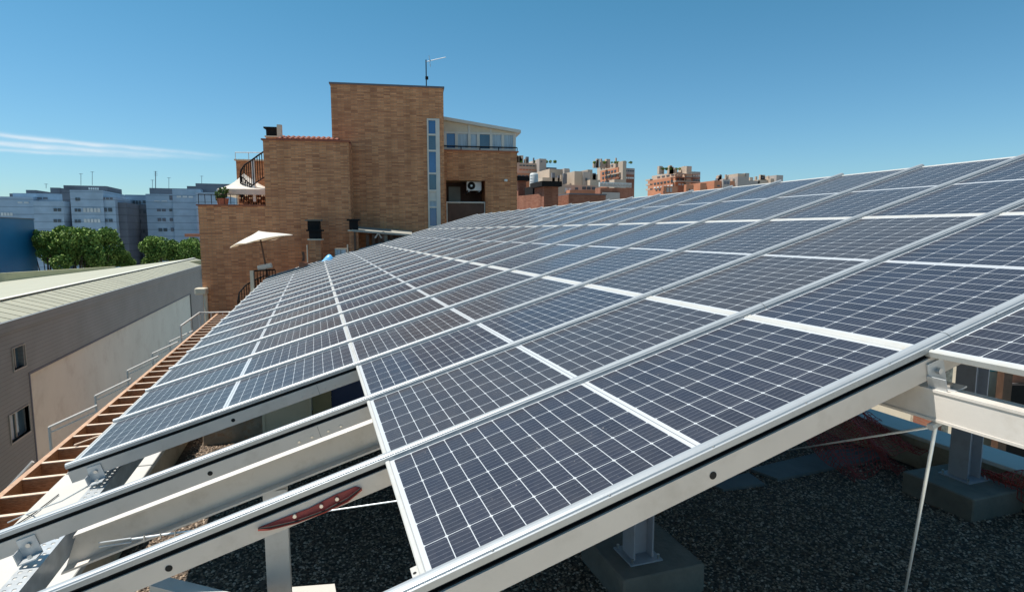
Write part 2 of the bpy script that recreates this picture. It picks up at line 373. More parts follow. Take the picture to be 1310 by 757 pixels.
def leafmat(name, a, b):
    m, nt, bs = newmat(name); g = nt.nodes.new('ShaderNodeNewGeometry')
    n = noise(nt, .35, 3); f = wmath('ADD', wmath('MULTIPLY', g.outputs['Random Per Island'], .6, nt=nt), wmath('MULTIPLY', n, .4, nt=nt), nt=nt)
    nt.links.new(ramp(nt, f, [(.2, a), (.8, b)]), bs.inputs['Base Color']); bs.inputs['Roughness'].default_value = .7
    bs.inputs['Specular IOR Level'].default_value = .25
    return m
M['leaf'] = leafmat('tree_leaf', (.05, .10, .02), (.25, .37, .08))
M['leaf2'] = leafmat('plant_leaf', (.04, .08, .02), (.13, .2, .05))

# ------------------------------------------------------------------ the setting
GZ = -14.
FZ = -1.84          # gravel roof level
def pl(name, m, x0, x1, y0, y1, z, **k): return MB().add([(x0, y0, z), (x1, y0, z), (x1, y1, z), (x0, y1, z)], [(0, 1, 2, 3)]).build(name, m, kind='structure', **k)
pl('ground', M['pavement'], -1500, 1500, -1500, 1500, GZ)
pl('lawn', M['grass'], 9.5, 40, -6, 22, GZ+.01)
# building under the camera: slab whose top is the gravel roof
rt = thing('host_building', (2, 9, GZ), 'flat gravel topped roof of the building carrying the solar array', 'building')
part('wall', M['beige_wall'], rt, (-2.66, 6.94, -6, 21.6, GZ, FZ-.02))
MB().add([(-2.0, -6, FZ), (6.6, -6, FZ), (6.6, 21.6, FZ), (-2.0, 21.6, FZ)], [(0, 1, 2, 3)]).build('gravel_bed', M['gravel'], rt)
# parapets with coping slabs
PZ = FZ+.42
pa = MB(); pa.box(-2.66, -2.0, -6, 21.6, FZ-.02, PZ-.06); pa.build('parapet_wall', M['render_tan'], rt, label='tan rendered parapet wall along the low edge')
for k in range(-5, 15):
    y0 = k*1.45-.55; MB().box(-2.74, -1.97, y0, y0+1.42, PZ-.058, PZ, .006).build('coping_slab', M['coping'], rt)
pa = MB(); pa.box(6.6, 6.93, -6, 21.6, FZ-.02, PZ-.05); pa.build('parapet_wall', M['render_tan'], rt, label='shaded parapet wall along the high side')
pa = MB(); pa.box(6.52, 6.98, -6, 21.6, PZ-.048, PZ, .006); pa.build('coping_slab', M['coping'], rt, label='long white metal coping on the high side')

part('bounce_paving', M['sand'], rt, (-1.99, 6.55, -5.9, .55, FZ+.001, FZ+.05))  # pale slab added out of view to bounce warm light onto the rail fronts
# pebbles on the visible part of the roof
def pebbles():
    base = np.array([(1, 0, 0), (0, 1, 0), (-1, 0, 0), (0, -1, 0), (0, 0, 1), (.6, .6, .45), (-.6, .6, .4), (-.6, -.6, .45), (.6, -.6, .4)], float)
    fc = np.array([(0, 5, 4), (0, 1, 5), (1, 4, 5), (1, 6, 4), (1, 2, 6), (2, 4, 6), (2, 7, 4), (2, 3, 7), (3, 4, 7), (3, 8, 4), (3, 0, 8), (0, 4, 8)])
    N = 120000
    xy = np.c_[rng.uniform(-1.92, 6.5, N), 1.2+rng.beta(1.0, 1.6, N)*9.]
    # stay within the frame as seen from the camera and a margin round it
    d = (xy[:, 0]-CAM[0])*math.sin(YAW)+(xy[:, 1]-CAM[1])*math.cos(YAW); lat = (xy[:, 0]-CAM[0])*math.cos(YAW)-(xy[:, 1]-CAM[1])*math.sin(YAW)
    xy = xy[np.abs(lat/d) < 1.15]; N = len(xy)
    r = rng.uniform(.007, .016, N); an = rng.uniform(0, 2*np.pi, N); st = rng.uniform(.6, 1.0, N); hh = rng.uniform(.45, .8, N)
    V = base[None]*np.stack([r, r*st, r*hh], 1)[:, None, :]*(1+rng.uniform(-.18, .18, (N, 9, 1)))
    c, s_ = np.cos(an)[:, None], np.sin(an)[:, None]
    X = V[..., 0]*c-V[..., 1]*s_+xy[:, :1]; Y = V[..., 0]*s_+V[..., 1]*c+xy[:, 1:]
    Z = V[..., 2]+FZ+rng.uniform(0, .012, (N, 1))
    co = np.stack([X, Y, Z], 2).reshape(-1, 3); fs = (fc[None]+9*np.arange(N)[:, None, None]).reshape(-1)
    me = bpy.data.meshes.new('gravel'); me.vertices.add(len(co)); me.vertices.foreach_set('co', co.ravel())
    nf = 12*N; me.loops.add(nf*3); me.loops.foreach_set('vertex_index', fs); me.polygons.add(nf)
    me.polygons.foreach_set('loop_start', np.arange(nf)*3); me.polygons.foreach_set('loop_total', np.full(nf, 3)); me.update(calc_edges=True)
    me.materials.append(M['pebble']); o = bpy.data.objects.new('gravel', me); COL.objects.link(o)
    tagm(o, 'loose pinkish grey pebbles covering the flat roof under the panels', 'gravel', kind='stuff')
pebbles()

# ------------------------------------------------------------------ solar panels
ordn = ['first', 'second', 'third', 'fourth', 'fifth', 'sixth', 'seventh', 'eighth', 'ninth', 'tenth', 'eleventh', 'twelfth', 'thirteenth', 'fourteenth', 'fifteenth', 'sixteenth', 'seventeenth', 'eighteenth', 'nineteenth', 'twentieth', 'twenty-first', 'twenty-second', 'twenty-third']
ROT = (0, -TILT, 0)
def sl(i, j, dz=0):        # point of the array plane: i along the slope, j rows away
    return (i*math.cos(TILT)-dz*math.sin(TILT), j*Q, i*math.sin(TILT)+dz*math.cos(TILT))
def make_panel():
    t = thing('solar_panel', (0, 0, 0), 'x', 'solar panel', 'solar panels laid in rows between aluminium rails', rot=ROT)
    fw, x0, x1, y0, y1 = .021, .0005, L-.0015, .012, Q-.012
    m = MB()
    for a in ((x0, x0+fw, y0, y1), (x1-fw, x1, y0, y1)): m.box(a[0], a[1], a[2], a[3], -.024, .0045, .004)
    for a in ((x0+fw, x1-fw, y0, y0+.016), (x0+fw, x1-fw, y1-.016, y1)): m.box(a[0], a[1], a[2], a[3], -.024, .002)
    m.build('frame', M['frame'], t, local=True)
    g = MB().box(x0+fw-.004, x1-fw+.004, y0+.012, y1-.012, -.006, -.0005)
    g.build('glass', M['solar'], t, local=True)
    return t
def copy_tree(o, parent=None):
    c = o.copy(); COL.objects.link(c); ORG[c.name] = ORG.get(o.name, np.zeros(3))
    if parent is not None: c.parent = parent
    for ch in list(o.children): copy_tree(ch, c)
    return c
proto = make_panel(); used = False
colname = {-1: 'lowest column', 0: 'second lowest column', 1: 'third lowest column', 2: 'topmost column'}
NR = 21
for c in (-1, 0, 1, 2):
    rows = list(range(3, 18))+list(range(18, 21)) if c == -1 else list(range(0 if c == 0 else -1, NR))
    for n, j in enumerate(rows):
        o = proto if not used else copy_tree(proto); used = True
        i = c*2.005 + (0.0 if c >= 0 else .03)
        o.location = sl(i, j, -.10 if (c == -1 and j >= 18) else 0)
        o['label'] = f'dusty blue solar panel, {ordn[n]} from the front in the {colname[c]}'

# ------------------------------------------------------------------ rails
def capprof():
    p = [(-.029, -.012), (-.029, .010)]
    for k in range(7):
        a = math.pi*(1-k/6); p.append((.022*math.cos(a), .011+.011*math.sin(a)))
    return p+[(.029, .010), (.029, -.001), (-.0255, -.001), (-.0255, -.012)]
IX0, IX1 = -1.97, 6.03
def rail(j, x0=IX0, x1=IX1, detail=True):
    t = thing('mounting_rail', sl(0, j), f'sloping aluminium rail, {ordn[j+1]} from the front of the array', 'rail', 'rails running up the slope between the panel rows', rot=ROT)
    cp = capprof(); segs = [(x0, 2.13), (2.134, x1)] if x0 < 2 else [(x0, x1)]
    m = MB()
    for a, b in segs: m.prism(cp, lambda u, v: (a, u, v+.006), lambda u, v: (b, u, v+.006))
    m.build('cover_cap', M['cap'], t, local=True)
    MB().box(x0+.002, x1-.002, -.0085, .0085, -.030, .004).build('seal_strip', M['rubber'], t, local=True)
    MB().box(x0+.004, x1-.004, -.020, .020, -.0285, -.0245).build('gasket', M['rubber'], t, local=True)
    # C section beam
    m = MB(); m.box(x0, x1, -.028, -.024, -.110, -.029); m.box(x0, x1, -.024, .028, -.110, -.106); m.box(x0, x1, -.024, .028, -.033, -.029)
    m.build('beam', M['beam'], t, local=True)
    if detail:
        for hx in (-.92, .99, 3.1):
            if hx > x0: MB().tube([(hx, -.0295, -.073), (hx, -.0284, -.073)], .0135, 20).build('cable_hole', M['rubber'], t, local=True)
        if j in (2, 3):
            for bx in (-.43, -.355, -.26, -.185):
                MB().tube([(bx, -.034, -.085), (bx, -.0284, -.085)], .0075, 6).build('bolt', M['steel'], t, local=True)
            MB().box(-.309, -.3075, -.0286, -.0282, -.110, -.034).build('splice_joint', M['rubber'], t, local=True)
        for s_ in ([.22, .62, 1.02, 1.42, 1.82, 2.4, 2.9] if j == 0 else []):
            MB().tube([(s_, -.018, .017), (s_, -.0185, .0225)], .005, 6).build('screw', M['steel'], t, local=True)
    # angle brackets fixing it to the two purlins
    for bx in ((-1.86, 1.985) if x0 < 0 else (1.985,)):
        m = MB(); m.box(bx, bx+.085, -.036, -.030, -.150, -.045); m.box(bx-.005, bx, -.10, -.030, -.150, -.09)
        m.box(bx, bx+.085, -.11, -.036, -.150, -.144)
        b = m.build('angle_bracket', M['galv'], t, local=True)
        MB().tube([(bx+.045, -.050, -.085), (bx+.045, -.036, -.085)], .012, 6).build('bolt', M['steel'], b, local=True)
        MB().tube([(bx+.045, -.075, -.144), (bx+.045, -.075, -.130)], .011, 6).build('bolt', M['steel'], b, local=True)
    return t
for j in range(0, 22): rail(j, detail=j < 6)
rail(-1, x0=2.0)
# end clips poking from the frame edge where the panels stop (column A)
for j in (0, 1, 2):
    t = thing('end_clip', sl(0, j), f'small slotted steel clip on the bare panel edge above the {ordn[j+1]} rail', 'clip', 'clips at the bare panel edge', rot=ROT)
    m = MB(); m.box(-.022, .002, .045, .15, -.03, -.027); m.box(-.022, -.019, .045, .15, -.06, -.03)
    m.build('plate', M['frame'], t, local=True)
    for yy in (.07, .115): MB().tube([(-.012, yy, -.0268), (-.012, yy, -.026)], .006, 10).build('slot', M['rubber'], t, local=True)

# ------------------------------------------------------------------ steel structure
def ibeam(name, p0, p1, w, h, tf, label, cat, mat, group=None, web_at=0., skew=0.):
    """I section from p0 to p1, p = centre of the top face"""
    p0, p1 = Vector(p0), Vector(p1); d = (p1-p0).normalized(); side = d.cross(Vector((0, 0, 1))).normalized(); up = side.cross(d)
    m = MB()
    def bar(u0, u1, v0, v1):
        q = [(u0, v0), (u1, v0), (u1, v1), (u0, v1)]
        m.prism(q, lambda u, v: p0+side*u+up*v+d*(skew*v/h), lambda u, v: p1+side*u+up*v)
    bar(-w/2, w/2, -tf, 0); bar(-w/2, w/2, -h, -h+tf); bar(web_at-tf/2.5, web_at+tf/2.5, -h+tf, -tf)
    return m.build(name, mat, org=tuple(p0), label=label, category=cat, group=group) if False else tagm(m.build(name, mat, org=tuple(p0)), label, cat, group)
def below(x, dz): return x*math.tan(TILT)-dz
# rafter parallel to the rails on the post line
RY = 2.15
ibeam('rafter', (-1.58, RY, below(-1.58, .188)), (6.5, RY, below(6.5, .205)), .14, .185, .012, 'big white steel rafter rising between the second and third bare rails', 'beam', M['white_steel'], web_at=0, skew=.13)
ibeam('purlin', (1.975, -3.2, below(1.975, .198)+.045), (1.975, 2.05, below(1.975, .198)+.045), .10, .12, .010, 'white steel purlin coming out under the front rail on the right', 'beam', M['white_steel'], web_at=-.042)
# perforated channel at the low edge
cz = below(-1.80, .155); cxm = -1.70
t = thing('perforated_channel', (cxm, 6, cz), 'galvanised channel with a perforated top flange under the lower rail ends', 'beam')
m = MB(); m.box(cxm+.045, cxm+.049, -6, 20.5, cz-.145, cz); m.box(cxm-.045, cxm+.045, -6, 20.5, cz-.145, cz-.141)
m.build('channel', M['galv'], t)
m = MB()
# flange as a lattice with real slots in the near stretch
x_a, x_b = cxm-.045, cxm+.045
for (u0, u1) in ((x_a, x_a+.016), (x_a+.032, x_a+.058), (x_a+.074, x_b)): m.box(u0, u1, -6, 20.5, cz-.004, cz)
y = -1.
while y < 8:
    for (u0, u1) in ((x_a+.016, x_a+.032), (x_a+.058, x_a+.074)): m.box(u0, u1, y+.022, y+.055, cz-.004, cz)
    y += .055
for (u0, u1) in ((x_a+.016, x_a+.032), (x_a+.058, x_a+.074)): m.box(u0, u1, 8, 20.5, cz-.004, cz)
m.build('perforated_flange', M['galv'], t)
# H posts on concrete footings
def hpost(name, x, y, z0, z1, w, label, turn=0, mat='white_steel'):
    t = thing(name, (x, y, z0), label, 'post', 'steel posts carrying the array')
    tf = w*.07; m = MB()
    if turn: m.box(x-w/2, x+w/2, y-w/2, y-w/2+tf, z0+.012, z1); m.box(x-w/2, x+w/2, y+w/2-tf, y+w/2, z0+.012, z1); m.box(x-tf/3, x+tf/3, y-w/2+tf, y+w/2-tf, z0+.012, z1)
    else: m.box(x-w/2, x-w/2+tf, y-w/2, y+w/2, z0+.012, z1); m.box(x+w/2-tf, x+w/2, y-w/2, y+w/2, z0+.012, z1); m.box(x-w/2+tf, x+w/2-tf, y-tf/3, y+tf/3, z0+.012, z1)
    m.build('shaft', M[mat], t)
    b = MB().box(x-w*.8, x+w*.8, y-w*.8, y+w*.8, z0, z0+.012).build('base_plate', M[mat], t)
    for sx_ in (-1, 1):
        for sy_ in (-1, 1): MB().tube([(x+sx_*w*.65, y+sy_*w*.65, z0+.012), (x+sx_*w*.65, y+sy_*w*.65, z0+.045)], .012, 6).build('anchor_bolt', M['steel'], b)
    return t
BT = FZ+.24
hpost('steel_post', 2.15, 2.36, BT, below(2.15, .39), .18, 'pale steel post on a concrete footing below the front rail', mat='post_shade_paint')
hpost('steel_post', 6.27, 2.58, BT, below(6.27, .40), .20, 'steel post on the footing beside the crumpled red netting', turn=0, mat='post_shade_paint')
hpost('steel_post', -.545, 2.15, FZ+.02, below(-.545, .385), .135, 'slim steel post behind the red strap on the bare rail', turn=1)
for (x, y) in ((-.47, 8.2), (2.26, 8.2), (6.2, 8.2), (-.47, 14.2), (2.26, 14.2), (6.2, 14.2)):
    hpost('steel_post', x, y, BT if x > 0 else FZ+.02, below(x, .42), .19, {(-.47, 8.2): 'low side post of the second row hidden under the panels', (2.26, 8.2): 'middle post of the second row under the panels', (6.2, 8.2): 'high side post of the second row under the panels', (-.47, 14.2): 'low side post of the third row under the panels', (2.26, 14.2): 'middle post of the third row under the panels', (6.2, 14.2): 'high side post of the third row under the panels'}[(x, y)])
def footing(x0, x1, y0, y1, z1, label, mat='concrete', name='concrete_footing'):
    m = MB().box(x0, x1, y0, y1, FZ-.05, z1, .012)
    o = m.build(name, M[mat], org=((x0+x1)/2, (y0+y1)/2, FZ)); tagm(o, label, 'footing', 'concrete footings on the gravel'); return o
footing(1.86, 2.59, 2.07, 2.82, BT, 'grey concrete block under the post below the front rail')
footing(5.79, 6.53, 2.16, 2.9, BT, 'long dark concrete block under the post by the netting')
footing(-1.78, -.72, 6.9, 7.5, FZ+.34, 'rust stained concrete block at the end of the sunlit gravel', 'concrete_rust')
for (x, y) in ((2.26, 8.2), (6.1, 8.2), (2.26, 14.2), (6.1, 14.2)):
    footing(x-.36, x+.36, y-.36, y+.36, BT, {(2.26, 8.2): 'concrete block under the middle post of the second row', (6.1, 8.2): 'concrete block under the high side post of the second row', (2.26, 14.2): 'concrete block under the middle post of the third row', (6.1, 14.2): 'concrete block under the high side post of the third row'}[(x, y)])

# things seen in the bare bays
def cabinet():
    a = at(337, 540, y=6.); b = at(398, 540, y=6.)
    t = thing('duct_housing', ((a[0]+b[0])/2, 6.2, FZ), 'tall cream sheet metal housing standing under the panels', 'duct housing')
    part('casing', M['cream'], t, (a[0], b[0], 6., 6.7, FZ, -.62))
    part('corner_trim', M['cream'], t, (a[0]-.012, a[0]+.02, 5.985, 6.02, FZ, -.6), (b[0]-.02, b[0]+.012, 5.985, 6.02, FZ, -.6))
    c = at(424, 520, y=6.25); o = MB().box(b[0]+.02, c[0], 6.25, 6.6, FZ, -.55).build('brown_screen', M['tanpanel']); o.name = 'screen_panel'; tagm(o, 'olive brown screen panel between cream housing and navy sheet', 'panel')
    d = at(470, 520, y=6.4); o = MB().box(c[0]+.01, d[0]+.9, 6.4, 6.46, FZ, -.2).build('sheet_panel', M['navy']); tagm(o, 'dark navy blue sheet standing under the second panel column', 'panel')
cabinet()
o = MB().add([at(360, 757, z=-1.3), at(430, 757, z=-1.3), at(428, 746, z=-1.3), at(362, 751, z=-1.3)] + [at(360, 757, z=-1.3)-np.array((0, 0, .12)), at(430, 757, z=-1.3)-np.array((0, 0, .12)), at(428, 746, z=-1.3)-np.array((0, 0, .12)), at(362, 751, z=-1.3)-np.array((0, 0, .12))], [(0, 1, 2, 3), (7, 6, 5, 4), (0, 4, 5, 1), (1, 5, 6, 2), (2, 6, 7, 3), (3, 7, 4, 0)]).build('concrete_plinth', M['coping'])
tagm(o, 'corner of a white plinth at the foot of the slim post', 'plinth')
a = at(205, 738, z=-1.0); b = at(330, 764, z=-1.1)
ibeam('cross_beam', (a[0]-.05, a[1], a[2]), (b[0]+.5, b[1]-.35, b[2]-.07), .10, .10, .008, 'short galvanised cross beam low down at the picture bottom', 'beam', M['white_steel'])
# flat boards on the gravel
def board(pts, label):
    z = FZ+.04; v = [at(px, py, z=z) for px, py in pts]; lo = [p-np.array((0, 0, .035)) for p in v]; n = len(v)
    m = MB().add(v+lo, [tuple(range(n)), tuple(range(n, 2*n))[::-1]]+[(i, (i+1) % n, n+(i+1) % n, n+i) for i in range(n)])
    tagm(m.build('roof_board', M['board']), label, 'board', 'flat boards left on the gravel')
board([(960, 599), (995, 612), (1138, 583), (1128, 571), (1060, 575)], 'long flat grey board lying on the dark gravel')
board([(905, 616), (925, 625), (978, 618), (958, 604)], 'small flat grey board just left of the long one')
# bracing rods and cables
def rod(name, pts, r, mat, label, cat):
    tagm(MB().tube(pts, r, 8).build(name, M[mat], org=tuple(map(float, pts[-1])), smooth=True), label, cat)
pA = at(1197, 545, x=1.95)
_q = at(1158, 757, y=.75); _q = pA+(_q-pA)*((FZ+.02-pA[2])/(_q[2]-pA[2]))
rod('bracing_rod', [pA, _q], .0072, 'rod', 'pale steel rod dropping from the purlin to the gravel', 'rod')
MB_eye = MB().tube([pA+np.array((-.03, 0, 0)), pA+np.array((.03, 0, .02))], .014, 8)
tagm(MB_eye.build('rod_eye', M['galv']), 'small galvanised eye under the purlin where two rods meet', 'fitting')
rod('bracing_wire', [pA, at(1005, 576, y=2.43)], .005, 'rod', 'thin steel wire running left from the purlin over dark gravel', 'wire')
w0 = np.array((-1.46, RY-.07, below(-1.46, .29))); w1 = at(500, 641.5, y=1.55); w1 = w0+(w1-w0)*1.12
t = thing('turnbuckle_cable', w0, 'steel wire with a turnbuckle tied to the lower end of the white rafter', 'cable')
MB().tube([w0+(w1-w0)*.25, w1], .0042, 8).build('wire', M['rod'], t)
dv = w1-w0
for s_ in (-1, 1): MB().tube([w0+np.array((0, -.01, s_*.012)), w0+dv*.10+np.array((0, -.01, s_*.012))], .0045, 6).build('turnbuckle_side', M['galv'], t)
MB().tube([w0+dv*.10, w0+dv*.25], .007, 8).build('screw_shank', M['galv'], t)
for f_ in (.14, .19, .235): MB().tube([w0+dv*f_+np.array((0, -.012, -.014)), w0+dv*f_+np.array((0, -.012, .018))], .005, 6).build('wire_clip', M['steel'], t)
t = thing('loose_cable', at(60, 645, z=PZ+.02), 'thin pale cable crossing from the coping slabs to the timber slats', 'cable')
MB().tube([at(112, 622, z=-.72), at(80, 640, z=-1.0), at(40, 655, z=PZ+.03), at(10, 668, z=PZ-.1)], .006, 6).build('strand', M['rod'], t)
MB().tube([at(-10, 690, z=PZ+.01), at(45, 655, z=PZ+.012), at(75, 632, z=PZ+.01)], .005, 6).build('strand', M['rubber'], t)
t = thing('timber_tie', at(95, 590, z=FZ-.05), 'thin pale lath laid diagonally across the timber slats', 'lath')
MB().tube([at(95, 569, z=FZ-.06), at(128, 557, z=FZ-.06)], .012, 5).build('lath', M['timber_pale'], t)
# red strap on rail 1
def strap():
    yy = Q-.034
    top = [(330, 675), (360, 663), (395, 650), (430, 632), (455, 622), (463, 624)]
    bot = [(330, 678), (345, 677), (380, 668), (415, 655), (445, 641), (463, 626)]
    t = thing('webbing_strap', at(330, 676, y=yy), 'faded red webbing strap bolted along the front of a bare rail', 'strap')
    T = [at(x, y_, y=yy) for x, y_ in top]; B = [at(x, y_, y=yy-.004) for x, y_ in bot]
    m = MB(); n = len(T)
    m.add(T+B+[p+np.array((0, .004, 0)) for p in T+B], [(i, i+1, n+i+1, n+i) for i in range(n-1)]+[(2*n+i, 3*n+i, 3*n+i+1, 2*n+i+1) for i in range(n-1)])
    m.build('webbing', M['red'], t)
    MB().tube([at(x, y_, y=yy-.014) for x, y_ in [(330, 676), (345, 674), (380, 666), (415, 653), (445, 637), (462, 624)]], .0035, 8).build('cord', M['rubber'], t)
    MB().tube([at(x, y_, y=yy-.01) for x, y_ in bot], .003, 8).build('edge_binding', M['net'], t)
    for x, y_ in ((377, 659), (411, 646), (431, 637)):
        p = at(x, y_, y=yy-.004); MB().tube([p, p-np.array((0, .012, 0))], .008, 8).build('bolt', M['steel'], t)
strap()
# crumpled plastic netting
def netting(name, corners, hump, nu, nv, label, seed):
    r = random.Random(seed); P4 = [np.array(c) for c in corners]
    def f(u, v):
        p = (P4[0]*(1-u)+P4[1]*u)*(1-v)+(P4[3]*(1-u)+P4[2]*u)*v
        q = p+np.array((0, 0, hump*math.sin(math.pi*u)*math.sin(math.pi*v)))
        q += np.array((.06*math.sin(9*u+5*v+seed), .06*math.sin(7*v+4*u), .05*math.sin(11*u*v+seed)+.04*math.sin(13*u)))
        return q
    G = [[f(i/nu, k/nv)+np.array([r.uniform(-.012, .012) for _ in range(3)]) for k in range(nv+1)] for i in range(nu+1)]
    m = MB()
    for i in range(nu+1): m.tube(G[i], .0042, 4)
    for k in range(nv+1): m.tube([G[i][k] for i in range(nu+1)], .0042, 4)
    tagm(m.build(name, M['net']), label, 'netting')
netting('plastic_netting', [(5.35, 3.15, FZ+.02), (6.3, 3.25, FZ+.02), (6.62, 4.4, PZ+.12), (5.5, 4.3, FZ+.35)], .3, 26, 26, 'crumpled red plastic netting heaped behind the dark footing', 2)
netting('plastic_netting', [(6.2, 1.5, FZ+.02), (6.58, 1.5, FZ+.2), (6.58, 2.45, FZ+.2), (6.45, 2.5, FZ+.3)], .22, 14, 24, 'small heap of red netting by the parapet, right of the footing', 5)
netting('plastic_netting', [(5.9, 3.2, BT+.02), (6.55, 3.2, BT+.02), (6.6, 4.9, PZ+.16), (6.2, 4.9, FZ+.6)], .18, 16, 34, 'strip of orange red netting draped up onto the parapet', 9)

# ------------------------------------------------------------------ slatted cornice outside the parapet
LZ = FZ-.10
t = thing('slatted_cornice', (-3.4, 8, LZ), 'long brown timber lattice of slats running along the low roof edge', 'cornice')
xo = -3.69; xi = -2.72
MB().box(xo-.06, xo, -3, 21.7, LZ-.30, LZ).build('outer_beam', M['timber'], t)
MB().box(xo-.062, xo+.002, -3, 21.7, LZ+.001, LZ+.012).build('beam_edge', M['timber_edge'], t)  # strip a little paler than the beam below
yv = [(-2.2+.52*k) for k in range(46)]
for y in yv:
    s_ = MB().box(xo+.002, xi, y, y+.045, LZ-.26, LZ-.003).build('slat', M['timber'], t)
    MB().box(xo+.002, xi, y-.004, y+.049, LZ-.002, LZ+.010).build('lit_slat_edge', M['timber_pale'], s_)  # pale strip, the sunlit slat top put into its colour
MB().box(xo-.06, xi, -3, 21.7, LZ-.34, LZ-.303).build('soffit', M['timber'], t)
# arms bracketed off the cornice
def arm(px, py, qx, qy, n):
    q = at(qx, qy, z=LZ-.02); p = at(px, py, y=q[1])
    lab = f'thin white steel frame arm reaching out from the slatted edge, {ordn[n]} from the front'
    t = thing('outrigger_frame', q, lab, 'bracket', 'white steel frames along the slatted edge')
    MB().tube([q, p], .022, 6).build('arm', M['white_steel'], t)
    MB().tube([p, p-np.array((0, 0, .42))], .022, 6).build('drop_leg', M['white_steel'], t)
    MB().tube([q-np.array((0, 0, .10)), p-np.array((0, 0, .10))], .012, 6).build('lower_wire', M['white_steel'], t)
for n, (a, b, c, d) in enumerate([(-60, 700, 42, 590), (63, 546, 125, 518), (122, 506, 168, 484), (163, 474, 203, 455), (195, 452, 228, 437), (217, 437, 247, 423)]): arm(a, b, c, d, n)
# small white guard cage at the far end
def cage():
    P = lambda px, py: at(px, py, y=yy)
    yy = 19.; t = thing('guard_rail_cage', at(240, 470, y=19.), 'white tubular guard cage where the slatted edge meets the brick wall', 'railing')
    c = [at(231, 417, y=17.5), at(255, 400, y=21.6), at(300, 399, y=21.6), at(297, 404, y=19.5)]
    m = MB(); m.tube(c[:3], .03, 6); m.build('top_tube', M['white_steel'], t)
    m = MB(); m.tube([p-np.array((0, 0, .55)) for p in c[:3]], .022, 6); m.build('middle_tube', M['white_steel'], t)
    m = MB(); m.tube([p-np.array((0, 0, 1.1)) for p in c[:3]], .022, 6); m.build('bottom_tube', M['white_steel'], t)
    for k in (0, .5, 1):
        p = c[0]*(1-k)+c[1]*k; MB().tube([p, p-np.array((0, 0, 1.6))], .028, 6).build('upright', M['white_steel'], t)
    for k in (.33, .66): p = c[1]*(1-k)+c[2]*k; MB().tube([p, p-np.array((0, 0, 1.6))], .022, 6).build('upright', M['white_steel'], t)
cage()

# ------------------------------------------------------------------ grey industrial building on the left
XW = -11.
def Z(px, py, **k): return at(px, py, **k)[2]
EZ = Z(0, 415, x=XW); RZ = Z(0, 384, x=-12.5)
gb = thing('warehouse', (-18, 35, GZ), 'long grey clad warehouse with a pale low pitched metal roof', 'building')
w1y0, w1y1 = at(12, 540, x=XW)[1], at(38, 540, x=XW)[1]; w1z0, w1z1 = Z(25, 560, x=XW), Z(25, 524, x=XW)
w2y0, w2y1 = at(16, 455, x=XW)[1], at(32, 455, x=XW)[1]; w2z0, w2z1 = Z(24, 471, x=XW), Z(24, 443, x=XW)
by0, by1 = at(40, 500, x=XW)[1], at(245, 390, x=XW)[1]; bzt = Z(40, 475, x=XW)
m = MB(); Y0, Y1 = -5, 68
# wall pieces round the two windows and the rendered bay
m.box(XW-.3, XW, Y0, w1y0, GZ, EZ); m.box(XW-.3, XW, w1y1, by0, GZ, EZ)
m.box(XW-.3, XW, w1y0, w1y1, GZ, w1z0); m.box(XW-.3, XW, w1y0, w1y1, w1z1, min(w2z0, EZ))
m.box(XW-.3, XW, w1y0, w2y0, w2z0, w2z1) if w2y0 > w1y0 else None
m.box(XW-.3, XW, w2y1, w1y1, w2z0, w2z1) if w2y1 < w1y1 else None
m.box(XW-.3, XW, w1y0, w1y1, w2z1, EZ)
m.box(XW-.3, XW, by0, by1, bzt, EZ); m.box(XW-.3, XW, by1, Y1, GZ, EZ)
m.build('wall', M['clad_grey'], gb)
part('rendered_bay', M['beige_wall'], gb, (XW-.3, XW-.1, by0, by1, GZ, bzt))
part('corner_flashing', M['apt_dark'], gb, (XW-.1, XW+.02, by0-.08, by0, GZ, bzt), (XW-.1, XW+.02, by0, by1, bzt-.08, bzt))
for (a, b, c, d) in ((w1y0, w1y1, w1z0, w1z1), (w2y0, w2y1, w2z0, w2z1)):
    f = part('window', M['door_grey'], gb, (XW-.12, XW+.03, a, b, c-.06, c), (XW-.12, XW+.03, a, b, d, d+.04), (XW-.12, XW+.03, a-.04, a, c-.06, d+.04), (XW-.12, XW+.03, b, b+.04, c-.06, d+.04), (XW-.16, XW-.12, (a+b)/2-.03, (a+b)/2+.03, c, d))
    part('pane', M['glass'], f, (XW-.2, XW-.17, a, b, c, d))
    part('blind', M['curtain'], f, (XW-.165, XW-.162, a+.1, a+(b-a)*.42, c, d))
# roof planes with standing seams
zl = -3.75; xl = -29.
m = MB(); m.add([(XW+.12, Y0, EZ), (XW+.12, Y1, EZ), (-12.5, Y1, RZ), (-12.5, Y0, RZ), (xl, Y0, zl), (xl, Y1, zl)], [(0, 1, 2, 3), (3, 2, 5, 4)])
y = Y0
while y < Y1:
    m.add([(XW+.12, y, EZ), (XW+.12, y+.05, EZ), (-12.5, y+.05, RZ), (-12.5, y, RZ), (XW+.12, y, EZ+.018), (XW+.12, y+.05, EZ+.018), (-12.5, y+.05, RZ+.018), (-12.5, y, RZ+.018)], [(4, 5, 6, 7), (0, 4, 7, 3), (1, 2, 6, 5), (0, 1, 5, 4)])
    y += .8
rf = m.build('roof', M['metal_roof'], gb)
part('ridge_flashing', M['metal_white'], rf, (-12.62, -12.38, Y0, Y1, RZ+.02, RZ+.05))
part('eave_trim', M['clad_grey'], rf, (XW, XW+.16, Y0, Y1, EZ-.3, EZ+.06))
part('gable_wall', M['clad_grey'], gb, (xl, XW-.3, Y1-.3, Y1, GZ, zl))
part('gable_wall', M['clad_grey'], gb, (xl, XW-.3, Y0, Y0+.3, GZ, zl)); part('back_wall', M['clad_grey'], gb, (xl, xl+.3, Y0, Y1, GZ, zl))
